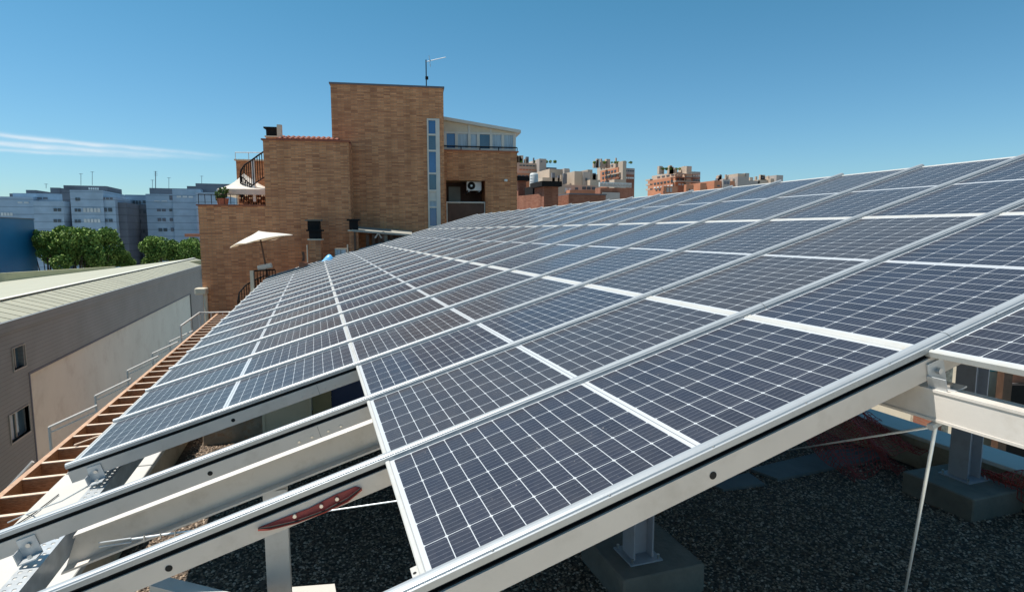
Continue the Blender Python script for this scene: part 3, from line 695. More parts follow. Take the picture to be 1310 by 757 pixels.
# far parapet in two steps
a = at(-60, 353, y=Y1); b = at(146, 341, y=Y1); c = at(146, 344, y=Y1-9); d = at(258, 334, y=Y1-1)
m = MB()
def ramp_wall(m, p, q, dz, th):
    for (u, v) in ((p, q),):
        m.add([(u[0], u[1], u[2]), (v[0], v[1], v[2]), (v[0], v[1], v[2]-dz), (u[0], u[1], u[2]-dz), (u[0], u[1]+th, u[2]), (v[0], v[1]+th, v[2]), (v[0], v[1]+th, v[2]-dz), (u[0], u[1]+th, u[2]-dz)], [(0, 1, 2, 3), (7, 6, 5, 4), (0, 4, 5, 1), (3, 2, 6, 7), (0, 3, 7, 4), (1, 5, 6, 2)])
ramp_wall(m, a, b, 2.2, .5)
b2 = at(142, 342, y=Y1-3); e2 = at(160, 346, y=Y1-8)
ramp_wall(m, at(150, 343.5, y=Y1-5), at(262, 332.5, y=Y1-5), 1.9, .5)
m.build('roof_parapet', M['roofpaint'], gb)
# walkway-like raised strip on roof
# blue building
p = at(43, 281, y=84)
o = MB().box(p[0]-30, p[0], 70, 84, GZ, p[2]).build('blue_building', M['blue_clad'], org=(p[0]-15, 84, GZ)); bp = o
tagm(o, 'plain windowless dark blue clad building at the left edge', 'building')
pc = MB().box(p[0]-30.1, p[0]+.1, 69.9, 84, p[2], p[2]+.12).build('roof_trim', M['apt_dark'], o)

# ------------------------------------------------------------------ brick building closing the end
FY = 22.5
# the brick building stands a few degrees off the array's grid: build it in its own frame, then turn it
PH, PIV = R(-9), np.array((-4.2, 22.5, 0.))
_before = set(bpy.data.objects); _keep = (CAM, FW, RT, UP)
_c, _s = math.cos(-PH), math.sin(-PH); RZI = np.array([[_c, -_s, 0], [_s, _c, 0], [0, 0, 1]])
CAM, FW, RT, UP = RZI@(CAM-PIV)+PIV, RZI@FW, RZI@RT, RZI@UP
bb = thing('brick_building', at(420, 380, y=FY+3)*np.array((1, 1, 0))+np.array((0, 0, GZ)), 'stepped brown brick apartment building beyond the end of the array', 'building')
X = lambda px, y_, py=200: at(px, py, y=y_)[0]
xl0, xm0, xm1 = X(257, FY, 330), X(338, FY, 220), X(447, FY, 220)
zlow, zmid = Z(300, 263.5, y=FY), Z(390, 180.5, y=FY)
TY = FY+1.1; xt0, xt1 = X(424, TY, 150), X(567.5, TY, 150); ztow = Z(500, 110.5, y=TY)
RY2 = FY+2.6; xr0, xr1 = X(566, RY2, 240), X(661.5, RY2, 240); zr = Z(615, 194, y=RY2)
m = MB()
m.box(xl0, xm0, FY, FY+9, GZ, zlow); m.box(xm0, xm1, FY, TY+8, GZ, zmid)
m.build('wall', M['brick'], bb)
# tower with the stair window slot
sx0, sx1 = X(547, TY, 220), X(563, TY, 220); sz0, sz1 = Z(555, 300, y=TY), Z(555, 152, y=TY)
m = MB(); m.box(xt0, sx0, TY, TY+7, GZ, ztow); m.box(sx1, xt1, TY, TY+7, GZ, ztow); m.box(sx0, sx1, TY+.002, TY+7, sz1, ztow); m.box(sx0, sx1, TY+.002, TY+7, GZ, sz0)
m.box(sx0, sx1, TY+.6, TY+7, sz0, sz1)
m.build('tower_wall', M['brick'], bb)
# stairwell glazing: frame with mullions, panes
f = MB(); f.box(sx0, sx0+.06, TY-.02, TY+.1, sz0, sz1); f.box(sx1-.16, sx1, TY-.02, TY+.1, sz0, sz1); f.box(sx0+.06, sx1-.16, TY-.02, TY+.1, sz1-.07, sz1)
lv = [152, 172.5, 193, 222, 244, 256, 265, 290]; zz = [Z(555, v, y=TY) for v in lv]
for k in range(1, 8): f.box(sx0+.06, sx1-.16, TY-.018, TY+.1, zz[k]-.035, zz[k]+.035)
fr = f.build('stair_window', M['alu_cream'], bb)
for k in range(7):
    mt = M['alu_cream'] if k == 4 else M['glass_blue'] if k % 2 == 0 else M['curtain'] if k == 5 else M['glass']
    part('pane', mt, fr, (sx0+.06, sx1-.16, TY+.03, TY+.05, zz[k+1]+.035, zz[k]-.035))
# coping lines
for (a, b, y0, z_) in ((xl0-.05, xm0, FY, zlow), (xm0-.06, xm1+.05, FY, zmid)): part('coping', M['tile'], bb, (a, b, y0-.05, y0+.35, z_, z_+.05), label='thin brown tile coping')
part('coping', M['apt_dark'], bb, (xt0-.05, xt1+.04, TY-.05, TY+7.05, ztow, ztow+.06))
part('roof_vent', M['black'], bb, (X(548, TY, 110), X(566, TY, 110), TY+.8, TY+1.8, ztow+.06, ztow+.2))
# right wing with loggia
lx0, lx1 = X(571, RY2, 260), X(621, RY2, 260); lz0, lz1 = Z(600, 300, y=RY2), Z(600, 231, y=RY2)
m = MB(); m.box(xr0, lx0, RY2, RY2+7, GZ, zr); m.box(lx1, xr1, RY2, RY2+7, GZ, zr); m.box(lx0, lx1, RY2+.002, RY2+7, lz1, zr); m.box(lx0, lx1, RY2+.002, RY2+7, GZ, lz0)
m.build('wing_wall', M['brick'], bb)
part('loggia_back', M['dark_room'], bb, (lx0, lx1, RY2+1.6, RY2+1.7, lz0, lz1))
part('door', M['door_grey'], bb, (X(574, RY2+1.5, 250), X(589, RY2+1.5, 250), RY2+1.5, RY2+1.58, lz0, Z(580, 239, y=RY2+1.5)))
rz_ = Z(600, 259, y=RY2)
rl = MB(); rl.tube([(lx0, RY2+.1, rz_), (lx1, RY2+.1, rz_)], .04, 6); rl.tube([(lx0+.02, RY2+.1, rz_), (lx0+.02, RY2+.1, lz0)], .03, 6); rl.tube([(lx1-.02, RY2+.1, rz_), (lx1-.02, RY2+.1, lz0)], .03, 6)
r_ = rl.build('balcony_rail', M['alu_cream'], bb)
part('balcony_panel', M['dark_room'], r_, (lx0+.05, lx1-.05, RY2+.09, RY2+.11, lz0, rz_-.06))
# penthouse conservatory: sill, mullions, panes, gable and sloping roof
px0, px1 = X(568, RY2, 180), X(659, RY2, 180); zs = zr; zh = Z(615, 170.5, y=RY2)
zt0, zt1 = Z(568, 151, y=RY2), Z(661, 166.5, y=RY2)
part('sill', M['terracotta'], bb, (xr0, xr1+.06, RY2-.06, RY2+.3, zr, zr+.05))
cf = MB(); cf.box(px0, px1, RY2+.1, RY2+.2, zh-.03, zh+.05); cf.box(px0, px1, RY2+.1, RY2+.2, zs+.05, zs+.14)
cols = [568, 582.5, 599, 610.5, 627, 642, 657]
for k, cx_ in enumerate(cols):
    x_ = X(cx_, RY2, 185); cf.box(x_, x_+.12, RY2+.09, RY2+.21, zs+.05, zh)
cons = cf.build('conservatory_frame', M['alu_cream'], bb)
for k in range(6):
    a, b = X(cols[k], RY2, 185)+.12, X(cols[k+1], RY2, 185)
    pn = part('pane', M['glass_blue'] if k == 0 else M['glass'] if k in (3,) else M['curtain'], cons, (a, b, RY2+.14, RY2+.16, zs+.14, zh-.03))
gm = MB(); q = [(px0, zh+.05), (px1, zh+.05), (px1, zt1-.08), (px0, zt0-.08)]
gm.prism(q, lambda u, v: (u, RY2+.13, v), lambda u, v: (u, RY2+.19, v)); gm.build('gable_panel', M['sand'], cons)
m = MB()
for cx_ in (599, 627): x_ = X(cx_, RY2, 165); zz_ = zt0+(zt1-zt0)*(x_-px0)/(px1-px0); m.box(x_, x_+.08, RY2+.10, RY2+.128, zh+.05, zz_-.08)
m.build('gable_mullion', M['alu_cream'], cons)
m = MB(); q = [(px0, zt0-.08), (px1+.25, zt1-.13), (px1+.25, zt1), (px0, zt0+.05)]
m.prism(q, lambda u, v: (u, RY2-.05, v), lambda u, v: (u, RY2+5, v)); m.build('conservatory_roof', M['alu_cream'], bb)
part('side_glazing', M['curtain'], bb, (px1-.03, px1, RY2+.2, RY2+5, zs+.05, zt1-.13))
m = MB(); m.tube([(xr0, RY2, zr+.2), (xr1, RY2, zr+.2)], .025, 6)
for k in range(5): x_ = xr0+(xr1-xr0)*k/4; m.tube([(x_, RY2, zr+.05), (x_, RY2, zr+.2)], .02, 6)
m.build('terrace_rail', M['black'], bb)
# wall lamp
p = at(647, 231, y=RY2-.08); MB().box(p[0]-.07, p[0]+.07, RY2-.16, RY2, p[2]-.05, p[2]+.05, .02).build('wall_lamp', M['white_plastic'], bb)
# lower roof tiles behind the middle coping
tx0, tx1 = X(361, FY+1.2, 178), X(424, FY+1.2, 178); tz = Z(400, 175.5, y=FY+1.2)
m = MB(); k = tx0
while k < tx1+.4: m.tube([(k, FY+.45, tz-.25), (k, FY+1.5, tz)], .09, 8); k += .19
m.build('tiled_ridge', M['tile'], bb)
part('ridge_base', M['terracotta'], bb, (tx0, xm1, FY+.4, FY+1.4, zmid+.0, tz-.22))
# AC unit in the loggia
def ac():
    a, b = at(597, 231.5, y=RY2+.35), at(616, 244, y=RY2+.35)
    t = thing('air_conditioner', ((a[0]+b[0])/2, RY2+.5, b[2]), 'white air conditioning unit mounted high in the brick loggia', 'air conditioner')
    MB().box(a[0], b[0], RY2+.35, RY2+.7, b[2], a[2]-.02, .02).build('casing', M['white_plastic'], t)
    c = ((a[0]*.68+b[0]*.32), RY2+.345, (a[2]+b[2])/2)
    MB().tube([(c[0], c[1], c[2]), (c[0], c[1]-.012, c[2])], .17, 20).build('fan_grille', M['black'], t)
    MB().tube([(c[0], c[1]-.013, c[2]), (c[0], c[1]-.03, c[2])], .05, 10).build('fan_hub', M['galv'], t)
    part('wall_bracket', M['galv'], t, (a[0]+.08, a[0]+.12, RY2+.35, RY2+1.6, b[2]-.06, b[2]), (b[0]-.12, b[0]-.08, RY2+.35, RY2+1.6, b[2]-.06, b[2]))
ac()
# TV aerial on the tower
def aerial():
    b = at(545.5, 112, y=TY+.6); t_ = at(544.5, 80, y=TY+.6)
    t = thing('tv_aerial', (b[0], TY+.6, ztow), 'yagi television aerial on a mast above the brick tower', 'aerial')
    MB().tube([(b[0], TY+.6, ztow), (b[0], TY+.6, t_[2]+.1)], .022, 6).build('mast', M['black'], t)
    a, c = at(546, 79, y=TY+.6), at(570, 73.5, y=TY+.6)
    MB().tube([a, c], .014, 6).build('boom', M['galv'], t)
    for k in range(9):
        p = a+(c-a)*(k/8); MB().tube([p-np.array((0, .16, .05)), p+np.array((0, .16, .05))], .008, 5).build('element', M['galv'], t)
    p = a+(c-a)*.12; MB().tube([p+np.array((0, 0, .22)), p-np.array((-.05, 0, .22))], .014, 5).build('reflector', M['galv'], t)
    p = at(546, 100, y=TY+.55); MB().box(p[0]-.06, p[0]+.06, TY+.5, TY+.6, p[2]-.06, p[2]+.06, .01).build('junction_box', M['black'], t)
aerial()
# chimneys
def chimney(px0_, px1_, py0, py1, y, label, cap_h=.28, pipe=None, dbl=False, body='brick'):
    a, b = at(px0_, py0, y=y), at(px1_, py1, y=y); w = b[0]-a[0]
    t = thing('chimney', ((a[0]+b[0])/2, y+w/2, b[2]), label, 'chimney', 'chimneys of the brick building')
    zc = a[2]-cap_h*(2.1 if dbl else 1)
    part('stack', M[body], t, (a[0], b[0], y, y+w, b[2], zc-.02))
    part('stack_coping', M['sand'], t, (a[0]-.04, b[0]+.04, y-.04, y+w+.04, zc-.02, zc+.03))
    part('cowl', M['black'], t, (a[0]+.01, b[0]-.01, y+.03, y+w-.03, zc+.03, zc+cap_h-.04))
    part('cowl_lid', M['black'], t, (a[0]-.07, b[0]+.07, y-.04, y+w+.04, zc+cap_h-.04, zc+cap_h+.02))
    if dbl:
        part('cowl', M['black'], t, (a[0]-.1, b[0]-.1, y+.45, y+w+.4, zc+cap_h+.02, zc+2*cap_h)); part('cowl_lid', M['concrete'], t, (a[0]-.17, b[0]-.03, y+.4, y+w+.45, zc+2*cap_h, zc+2*cap_h+.05))
    if pipe: MB().tube([(a[0]-.06, y-.03, b[2]), (a[0]-.06, y-.03, a[2]-.9)], .022, 8).build('flue_pipe', M['sand'], t)
    return t
chimney(394, 411.5, 281, 345, FY-1.2, 'brick chimney with stacked black cowls rising behind the panels', .34, pipe=1, dbl=True)
chimney(446, 459, 281, 330, FY-1.1, 'short brick chimney with one black cowl beside the hanging clothes', .4, pipe=1)
t = chimney(339.5, 356, 163, 183, FY+2.2, 'squat chimney with a flared black cowl on the middle roof', .36)
a = at(356, 160, y=FY+1.); o = MB(); o.box(a[0]-.04, a[0]+.13, FY+.9, FY+1.05, zmid, a[2]); o = o.build('roof_pier', M['sand'], org=(a[0], FY+1, zmid)); tagm(o, 'slim pale upright pier next to the squat chimney', 'pier')
# lean-to canopy with hanging clothes
def canopy():
    a, b = at(451, 292, y=FY-1.), at(527, 297, y=FY+.9)
    t = thing('lean_to_canopy', (a[0], FY, a[2]-2), 'thin pale lean-to canopy against the tower foot', 'canopy')
    m = MB(); zc0, zc1 = a[2], Z(525, 297, y=FY+.9)
    m.add([(a[0], FY-1.2, a[2]-.12), (b[0], FY-1.2, b[2]-.15), (b[0], TY, b[2]-.02), (a[0], TY, a[2]+.02), (a[0], FY-1.2, a[2]-.05), (b[0], FY-1.2, b[2]-.08), (b[0], TY, b[2]+.05), (a[0], TY, a[2]+.09)], [(3, 2, 1, 0), (4, 5, 6, 7), (0, 1, 5, 4), (1, 2, 6, 5), (2, 3, 7, 6), (3, 0, 4, 7)])
    m.build('roof_sheet', M['door_grey'], t)
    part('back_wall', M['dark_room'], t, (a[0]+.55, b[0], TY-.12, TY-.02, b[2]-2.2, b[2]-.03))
    for k, x_ in enumerate((a[0]+.05, (a[0]+b[0])/2)): part('support', M['wood_dark'], t, (x_, x_+.07, FY-1.15, FY-1.08, a[2]-2.2, a[2]-.12))
    for k in range(5):
        x_ = a[0]+.45+k*.22; h_ = [.7, .9, .8, .95, .6][k]
        m = MB(); m.box(x_, x_+.13, FY-.9, FY-.86, a[2]-.22-h_, a[2]-.22, .015)
        o = m.build('hanging_garment', M['wood_dark' if k != 3 else 'door_grey'], org=(x_, FY-.9, a[2]-.2)); tagm(o, ['dark', 'long dark', 'brown', 'grey', 'short dark'][k]+f' garment hanging under the canopy, {ordn[k]} from its left end', 'garment', 'clothes hanging under the canopy')
    p = at(484, 301, y=FY-.9); n = MB(); n.tube([p+np.array((-.12, 0, -.1)), p+np.array((0, 0, .08)), p+np.array((.12, 0, -.1))], .035, 6); tagm(n.build('white_lamp', M['white_plastic']), 'small white shade lamp hanging under the lean-to canopy', 'lamp')
canopy()
def tarp():
    G = []; m = MB(); nu, nv = 12, 8
    c = at(420, 331, y=FY-2.2)
    for i in range(nu+1):
        for k in range(nv+1):
            u, v = i/nu, k/nv; G.append((c[0]-.38+.78*u, FY-2.4+.6*v, c[2]-.9+1.15*(math.sin(math.pi*u)**.5*.75+.25*(1-u))*math.sin(math.pi*v)**.6+.07*math.sin(9*u+5*v)))
    m.add(G, [(i*(nv+1)+k, (i+1)*(nv+1)+k, (i+1)*(nv+1)+k+1, i*(nv+1)+k+1) for i in range(nu) for k in range(nv)])
    n = len(G); m.add([(x_, y_, z_-.03) for x_, y_, z_ in G], [(i*(nv+1)+k, i*(nv+1)+k+1, (i+1)*(nv+1)+k+1, (i+1)*(nv+1)+k) for i in range(nu) for k in range(nv)])
    tagm(m.build('tarpaulin', M['blue_tarp'], smooth=True), 'bright blue tarpaulin bunched behind the far panels', 'tarpaulin')
    a, b = at(428, 318, y=FY-1.), at(444, 330, y=FY-1.)
    t = thing('storage_box', ((a[0]+b[0])/2, FY-.8, b[2]-1), 'pale grey storage cupboard between tarpaulin and short chimney', 'cupboard')
    part('body', M['door_grey'], t, (a[0], b[0], FY-1., FY-.5, b[2]-1, a[2])); part('door', M['curtain'], t, (a[0]+.03, (a[0]+b[0])/2-.02, FY-1.02, FY-1.003, b[2]-1, a[2]-.05), ((a[0]+b[0])/2+.02, b[0]-.03, FY-1.02, FY-1.003, b[2]-1, a[2]-.05))
    p = at(388, 334, y=FY-2.2); t = thing('clay_pot', p-np.array((0, 0, .3)), 'reddish clay pot with a dry stem at the chimney foot', 'pot')
    m = MB(); m.tube([p+np.array((0, 0, -.9)), p+np.array((0, 0, -.1)), p+np.array((0, 0, -.05))], [.10, .15, .16], 12); m.build('pot', M['terracotta'], t)
    m = MB(); m.tube([p, p+np.array((.02, 0, .15)), p+np.array((0, 0, .32))], [.05, .04, .05], 8); m.build('stem', M['wood_dark'], t)
tarp()
# parasol
def parasol():
    y = FY-2.0; top = at(331, 296, y=y); base = at(345, 350, y=y); t = thing('parasol', base-np.array((0, 0, .6)), 'open cream square parasol on a leaning dark pole before brick', 'parasol')
    ax = Vector(top-base).normalized(); u = ax.cross(Vector((0, 1, 0))).normalized(); u = -u if u.x < 0 else u; v = ax.cross(u)
    m = MB(); N = 32; rings = [(0, 0), (.08, -.02), (.2, -.07), (.42, -.14), (.62, -.21), (.84, -.30)]
    vs = [];  tp = Vector(top)
    for (r, dz) in rings[1:]:
        for k in range(N):
            a = 2*math.pi*k/N; sq = min(1/abs(math.cos(a)) if abs(math.cos(a)) > 1e-3 else 9, 1/abs(math.sin(a)) if abs(math.sin(a)) > 1e-3 else 9)
            rr = r*(1+(sq-1)*.85); sag = -.05*r*(1.41-sq)/.41*(r/1.2)
            vs.append(tp+u*(rr*math.cos(a+.6))+v*(rr*math.sin(a+.6))+ax*(dz+sag*-1*.4-(sq-1)*.12*r))
    vs = [tp+ax*.02]+vs
    fs = [(0, 1+k, 1+(k+1) % N) for k in range(N)]
    for q in range(len(rings)-2):
        for k in range(N): fs.append((1+q*N+k, 1+(q+1)*N+k, 1+(q+1)*N+(k+1) % N, 1+q*N+(k+1) % N))
    m.add(vs, fs); n = len(vs); m.add([p-ax*.02 for p in vs], [f[::-1] for f in fs])
    m.build('canopy', M['fabric'], t)
    MB().tube([top, base-np.array((0, 0, .6))+(base-top)*.2], .03, 8).build('pole', M['wood_dark'], t)
    hub = tp-ax*.36
    for k in range(4):
        a = math.pi/4+k*math.pi/2+.6; e = tp+u*(.8*math.cos(a))+v*(.8*math.sin(a))-ax*.33
        MB().tube([hub, e], .012, 5).build('rib', M['wood_dark'], t)
    p = at(338, 343, y=y); m = MB(); m.tube([p+np.array((-.2, 0, 0)), p+np.array((.25, 0, .1))], .09, 8); tagm(m.build('folded_cloth', M['fabric']), 'crumpled white cloth lying on the balcony rail under the parasol', 'cloth')
parasol()
# curved black balcony railing below the parasol
def curved_rail(name, pts, h, n, label, r=.025):
    t = thing(name, pts[0]-np.array((0, 0, h)), label, 'railing'); P_ = [Vector(p) for p in pts]
    MB().tube(P_, r, 6).build('handrail', M['black'], t); MB().tube([p-Vector((0, 0, h)) for p in P_], r*.7, 6).build('bottom_rail', M['black'], t)
    L_ = [0]
    for i in range(1, len(P_)): L_.append(L_[-1]+(P_[i]-P_[i-1]).length)
    for k in range(n):
        s_ = L_[-1]*k/(n-1); i = max(1, next((q for q in range(1, len(L_)) if L_[q] >= s_-1e-6), len(L_)-1)); f_ = (s_-L_[i-1])/(L_[i]-L_[i-1]+1e-9); p = P_[i-1].lerp(P_[i], f_)
        MB().tube([p, p-Vector((0, 0, h))], r*.55, 5).build('baluster', M['black'], t)
curved_rail('balcony_railing', [at(304, 386, y=FY-2.6), at(306, 374, y=FY-2.5), at(314, 365, y=FY-2.2), at(326, 358, y=FY-1.6), at(340, 352, y=FY-1.)], .75, 14, 'black curved balustrade stepping down beside the far panels')
curved_rail('balcony_railing', [at(321, 347, y=FY-2.2), at(332, 346, y=FY-2.1), at(352, 345, y=FY-2.)], .7, 9, 'short straight black balustrade under the leaning parasol')
a = at(322, 348, y=FY-2.3); tagm(MB().box(a[0]-.05, a[0]+.06, FY-2.35, FY-2.25, a[2]-1.1, a[2]+.05).build('white_pier', M['sand']), 'pale square post where the two black balustrades meet', 'post')
# balcony slab holding these
a = at(318, 372, y=FY-.1); b = at(460, 372, y=FY-.1)
tagm(MB().box(X(312, FY-1.2, 380), X(470, FY-1.2, 380), FY-2.75, FY-.004, -2.2, -1.75).build('balcony_slab', M['terracotta']), 'brick edged balcony slab at the foot of the brick facade', 'balcony')
# drainpipe at the left corner
a = at(262, 372, y=FY-.12)
t = thing('downpipe', (a[0], FY-.1, GZ), 'pale downpipe with a hopper at the left brick corner', 'downpipe')
MB().tube([(a[0], FY-.08, GZ), (a[0], FY-.08, a[2]+.1)], .07, 8).build('pipe', M['sand'], t)
MB().box(a[0]-.28, a[0]+.1, FY-.35, FY-.002, a[2]-.12, a[2]+.12, .03).build('hopper', M['sand'], t)

# upper left terrace: gazebo, spiral stair balustrade, back block, plant
def terrace():
    y = FY+3.
    xb0, xb1 = X(303.5, FY+4.5, 240), X(338, FY+4.5, 240); zt = Z(320, 206, y=FY+4.5)
    t = thing('stair_turret', ((xb0+xb1)/2, FY+5, zlow), 'round cornered brick stair turret behind the white gazebo', 'turret')
    part('wall', M['brick'], t, (xb0, xm0+.5, FY+4.5, FY+7.5, zlow, zt)); part('coping', M['sand'], t, (xb0-.05, xm0+.5, FY+4.4, FY+7.5, zt, zt+.06))
    m = MB(); m.tube([(xb0, FY+4.45, zt+.35), (xm0, FY+4.45, zt+.38)], .02, 5)
    for k in range(5): x_ = xb0+(xm0-xb0)*k/4; m.tube([(x_, FY+4.45, zt), (x_, FY+4.45, zt+.36)], .015, 5)
    m.build('top_rail', M['galv'], t)
    # spiral balustrade
    pts = [at(307, 226, y=FY+1.6), at(308, 218, y=FY+1.5), at(313, 211, y=FY+1.3), at(322, 205, y=FY+1.1), at(330, 199, y=FY+1.), at(337.5, 194, y=FY+.9)]
    curved_rail('spiral_balustrade', pts, .95, 15, 'black spiral stair balustrade sweeping up to the middle roof', .03)
    pts = [at(309, 226, y=FY+1.7), at(318, 234, y=FY+1.5), at(328, 239, y=FY+1.3), at(337, 244, y=FY+1.2)]
    curved_rail('spiral_balustrade', pts, .8, 10, 'black stair balustrade sloping down right across the white gazebo', .025)
    a = at(324, 213, y=FY+1.15); b = at(324, 238, y=FY+1.15)
    part_ = MB().box(a[0]-.05, a[0]+.05, FY+1.1, FY+1.2, b[2]-.6, a[2]+.25); tagm(part_.build('newel_post', M['white_plastic']), 'white newel post in the spiral stair', 'post')
    # lattice screen, brick coloured blocks with gaps
    x0_, x1_ = X(306, FY+2, 250), xm0; z0_, z1_ = zlow, Z(320, 241, y=FY+2)
    m = MB(); nr = 7; nc = 9
    for r_ in range(nr):
        for c_ in range(nc):
            if (r_+c_) % 2 == 0: xx = x0_+(x1_-x0_)*c_/nc; zz_ = z0_+(z1_-z0_)*r_/nr; m.box(xx, xx+(x1_-x0_)/nc, FY+2, FY+2.12, zz_, zz_+(z1_-z0_)/nr)
    for r_ in range(nr+1): zz_ = z0_+(z1_-z0_)*r_/nr; m.box(x0_, x1_, FY+1.99, FY+2.13, zz_-.02, zz_+.02)
    tagm(m.build('brick_screen', M['brick_red'], org=((x0_+x1_)/2, FY+2, zlow)), 'pierced brick screen wall below the spiral stair', 'screen wall')
    # gazebo
    y = FY+1.2; ap = at(312, 222, y=y+1); l = at(276, 242, y=y); r = at(341, 241, y=y)
    cx_ = (l[0]+r[0])/2+.15; hw = (r[0]-l[0])/2; ze = l[2]
    t = thing('gazebo', (cx_, y+1, zlow), 'white pitched garden gazebo on the upper brick terrace', 'gazebo')
    V = [(cx_-hw, y-.3, ze), (cx_+hw, y-.3, ze), (cx_+hw, y+2.3, ze), (cx_-hw, y+2.3, ze)]; A = (ap[0], y+1, ap[2])
    mids = []
    m = MB()
    def curve(P_, k): f_ = k; return tuple(A[i]*(1-f_)+P_[i]*f_ for i in range(2))+(A[2]*(1-f_)+P_[2]*f_-.12*math.sin(math.pi*f_),)
    vs = [A]; n = 5
    for k in range(1, n+1):
        for q in range(4): vs.append(curve(V[q], k/n))
    fs = [(0, 1+q, 1+(q+1) % 4) for q in range(4)]
    for k in range(n-1):
        for q in range(4): fs.append((1+4*k+q, 5+4*k+q, 5+4*k+(q+1) % 4, 1+4*k+(q+1) % 4))
    m.add(vs, fs); m.add([(a_, b_, c_-.03) for a_, b_, c_ in vs], [f_[::-1] for f_ in fs]); m.build('canopy', M['fabric'], t)
    m = MB()
    for q in range(4):
        p, p2 = V[q], V[(q+1) % 4]; m.add([p, p2, (p2[0], p2[1], ze-.22), (p[0], p[1], ze-.22)], [(0, 1, 2, 3)])
    m.build('valance', M['fabric'], t)
    for q in range(4): MB().tube([(V[q][0], V[q][1], ze-.02), (V[q][0], V[q][1], zlow)], .035, 6).build('leg', M['white_plastic'], t)
    # planter with shrub
    p = at(284, 262, y=FY+.5)
    t = thing('potted_shrub', (p[0], FY+.6, zlow), 'green leafy shrub in a pot at the terrace edge', 'plant')
    MB().tube([(p[0], FY+.6, zlow), (p[0], FY+.6, zlow+.3)], [.16, .22], 10).build('pot', M['terracotta'], t)
    leaves(t, [(p[0]-.05, FY+.6, zlow+.42, .2), (p[0]+.06, FY+.6, zlow+.6, .15), (p[0]-.08, FY+.6, zlow+.3, .14)], 260, .05, 'foliage', M['leaf2'])
    m = MB(); z_ = zlow+.07+.35
    m.tube([(xl0, FY+.1, z_), (xm0-.8, FY+.1, z_)], .015, 5)
    for k in range(8): x_ = xl0+(xm0-.8-xl0)*k/7; m.tube([(x_, FY+.1, zlow+.07), (x_, FY+.1, z_)], .012, 5)
    tagm(m.build('edge_rail', M['black'], org=((xl0+xm0)/2, FY+.1, zlow)), 'low thin black rail along the upper brick terrace edge', 'railing')
def leaves(parent, blobs, n, size, name, mat):
    tot_ = sum(b[3]**2 for b in blobs); vs = []
    P_ = []
    for (cx_, cy_, cz_, r_) in blobs:
        k = max(6, int(n*r_**2/tot_)); d = rng.normal(size=(k, 3)); d /= np.linalg.norm(d, axis=1)[:, None]
        rad = r_*rng.uniform(.55, 1.08, k)**.6
        P_.append(np.c_[cx_+d[:, 0]*rad, cy_+d[:, 1]*rad, cz_+d[:, 2]*rad*.85])
    P_ = np.concatenate(P_); k = len(P_)
    a = rng.normal(size=(k, 3)); a /= np.linalg.norm(a, axis=1)[:, None]; b = np.cross(a, rng.normal(size=(k, 3))); b /= np.linalg.norm(b, axis=1)[:, None]
    s_ = size*rng.uniform(.6, 1.4, (k, 1))
    co = np.stack([P_-a*s_-b*s_*.5, P_+a*s_*.2-b*s_*.8, P_+a*s_+b*s_*.4, P_-a*s_*.2+b*s_*.8], 1).reshape(-1, 3)-ORG[parent.name]
    me = bpy.data.meshes.new(name); me.vertices.add(4*k); me.vertices.foreach_set('co', co.ravel()); me.loops.add(4*k); me.loops.foreach_set('vertex_index', np.arange(4*k))
    me.polygons.add(k); me.polygons.foreach_set('loop_start', np.arange(k)*4); me.polygons.foreach_set('loop_total', np.full(k, 4)); me.update(calc_edges=True)
    me.materials.append(mat); o = bpy.data.objects.new(name, me); COL.objects.link(o); o.parent = parent; return o
terrace()

for _o in set(bpy.data.objects)-_before:
    if _o.parent is None:
        _o.location = PIV + RZI.T@(np.array(_o.location)-PIV); _o.rotation_euler.z += PH
CAM, FW, RT, UP = _keep
# ------------------------------------------------------------------ trees
def tree(px, pytop, y, wpx, label, seed):
    r = random.Random(seed); p = at(px, pytop, y=y); d = (p-CAM)@FW; rad = wpx/2/F*d; H = p[2]-GZ
    t = thing('broadleaf_tree', (p[0], y, GZ), label, 'tree', 'trees between the warehouse and the blue grey flats')
    base = Vector((p[0], y, GZ)); m = MB(); th = H*.42
    m.tube([base, base+Vector((.2, 0, th*.5)), base+Vector((0, .1, th)), base+Vector((.1, 0, H*.8))], [.32, .26, .2, .06], 8); m.build('trunk', M['bark'], t)
    blobs = [(p[0], y, p[2]-rad*.9, rad*.75)]
    for k in range(22):
        a = r.uniform(0, 2*math.pi); e = r.uniform(-.9, .95); q = rad*r.uniform(.45, .8)
        cx_ = p[0]+math.cos(a)*q*math.sqrt(max(0, 1-e*e*.6)); cy_ = y+math.sin(a)*q; cz_ = p[2]-rad*1.05+e*rad*.72
        blobs.append((cx_, cy_, cz_, rad*r.uniform(.16, .42)))
        if k < 7: MB().tube([base+Vector((0, 0, th*(.7+.04*k))), Vector((cx_, cy_, cz_))], [.12, .03], 5).build('limb', M['bark'], t)
    leaves(t, blobs, 11500, .17*(rad/4), 'crown', M['leaf'])
tree(56, 290, 84, 40, 'dark round tree next to the blue building', 1)
tree(97, 282, 83, 66, 'tallest spreading green tree of the group by the blue building', 2)
tree(130, 290, 86, 58, 'broad green tree on the right of the tallest one', 3)
tree(156, 320, 88, 26, 'small low pale green tree at the right of the left clump', 4)
tree(203, 297, 90, 48, 'full round tree standing alone in front of dark stairwell', 6)
tree(243, 301, 90, 44, 'round tree touching the left edge of the brick building', 8)
tree(78, 297, 88, 44, 'lower tree filling the gap under the tallest tree', 9)

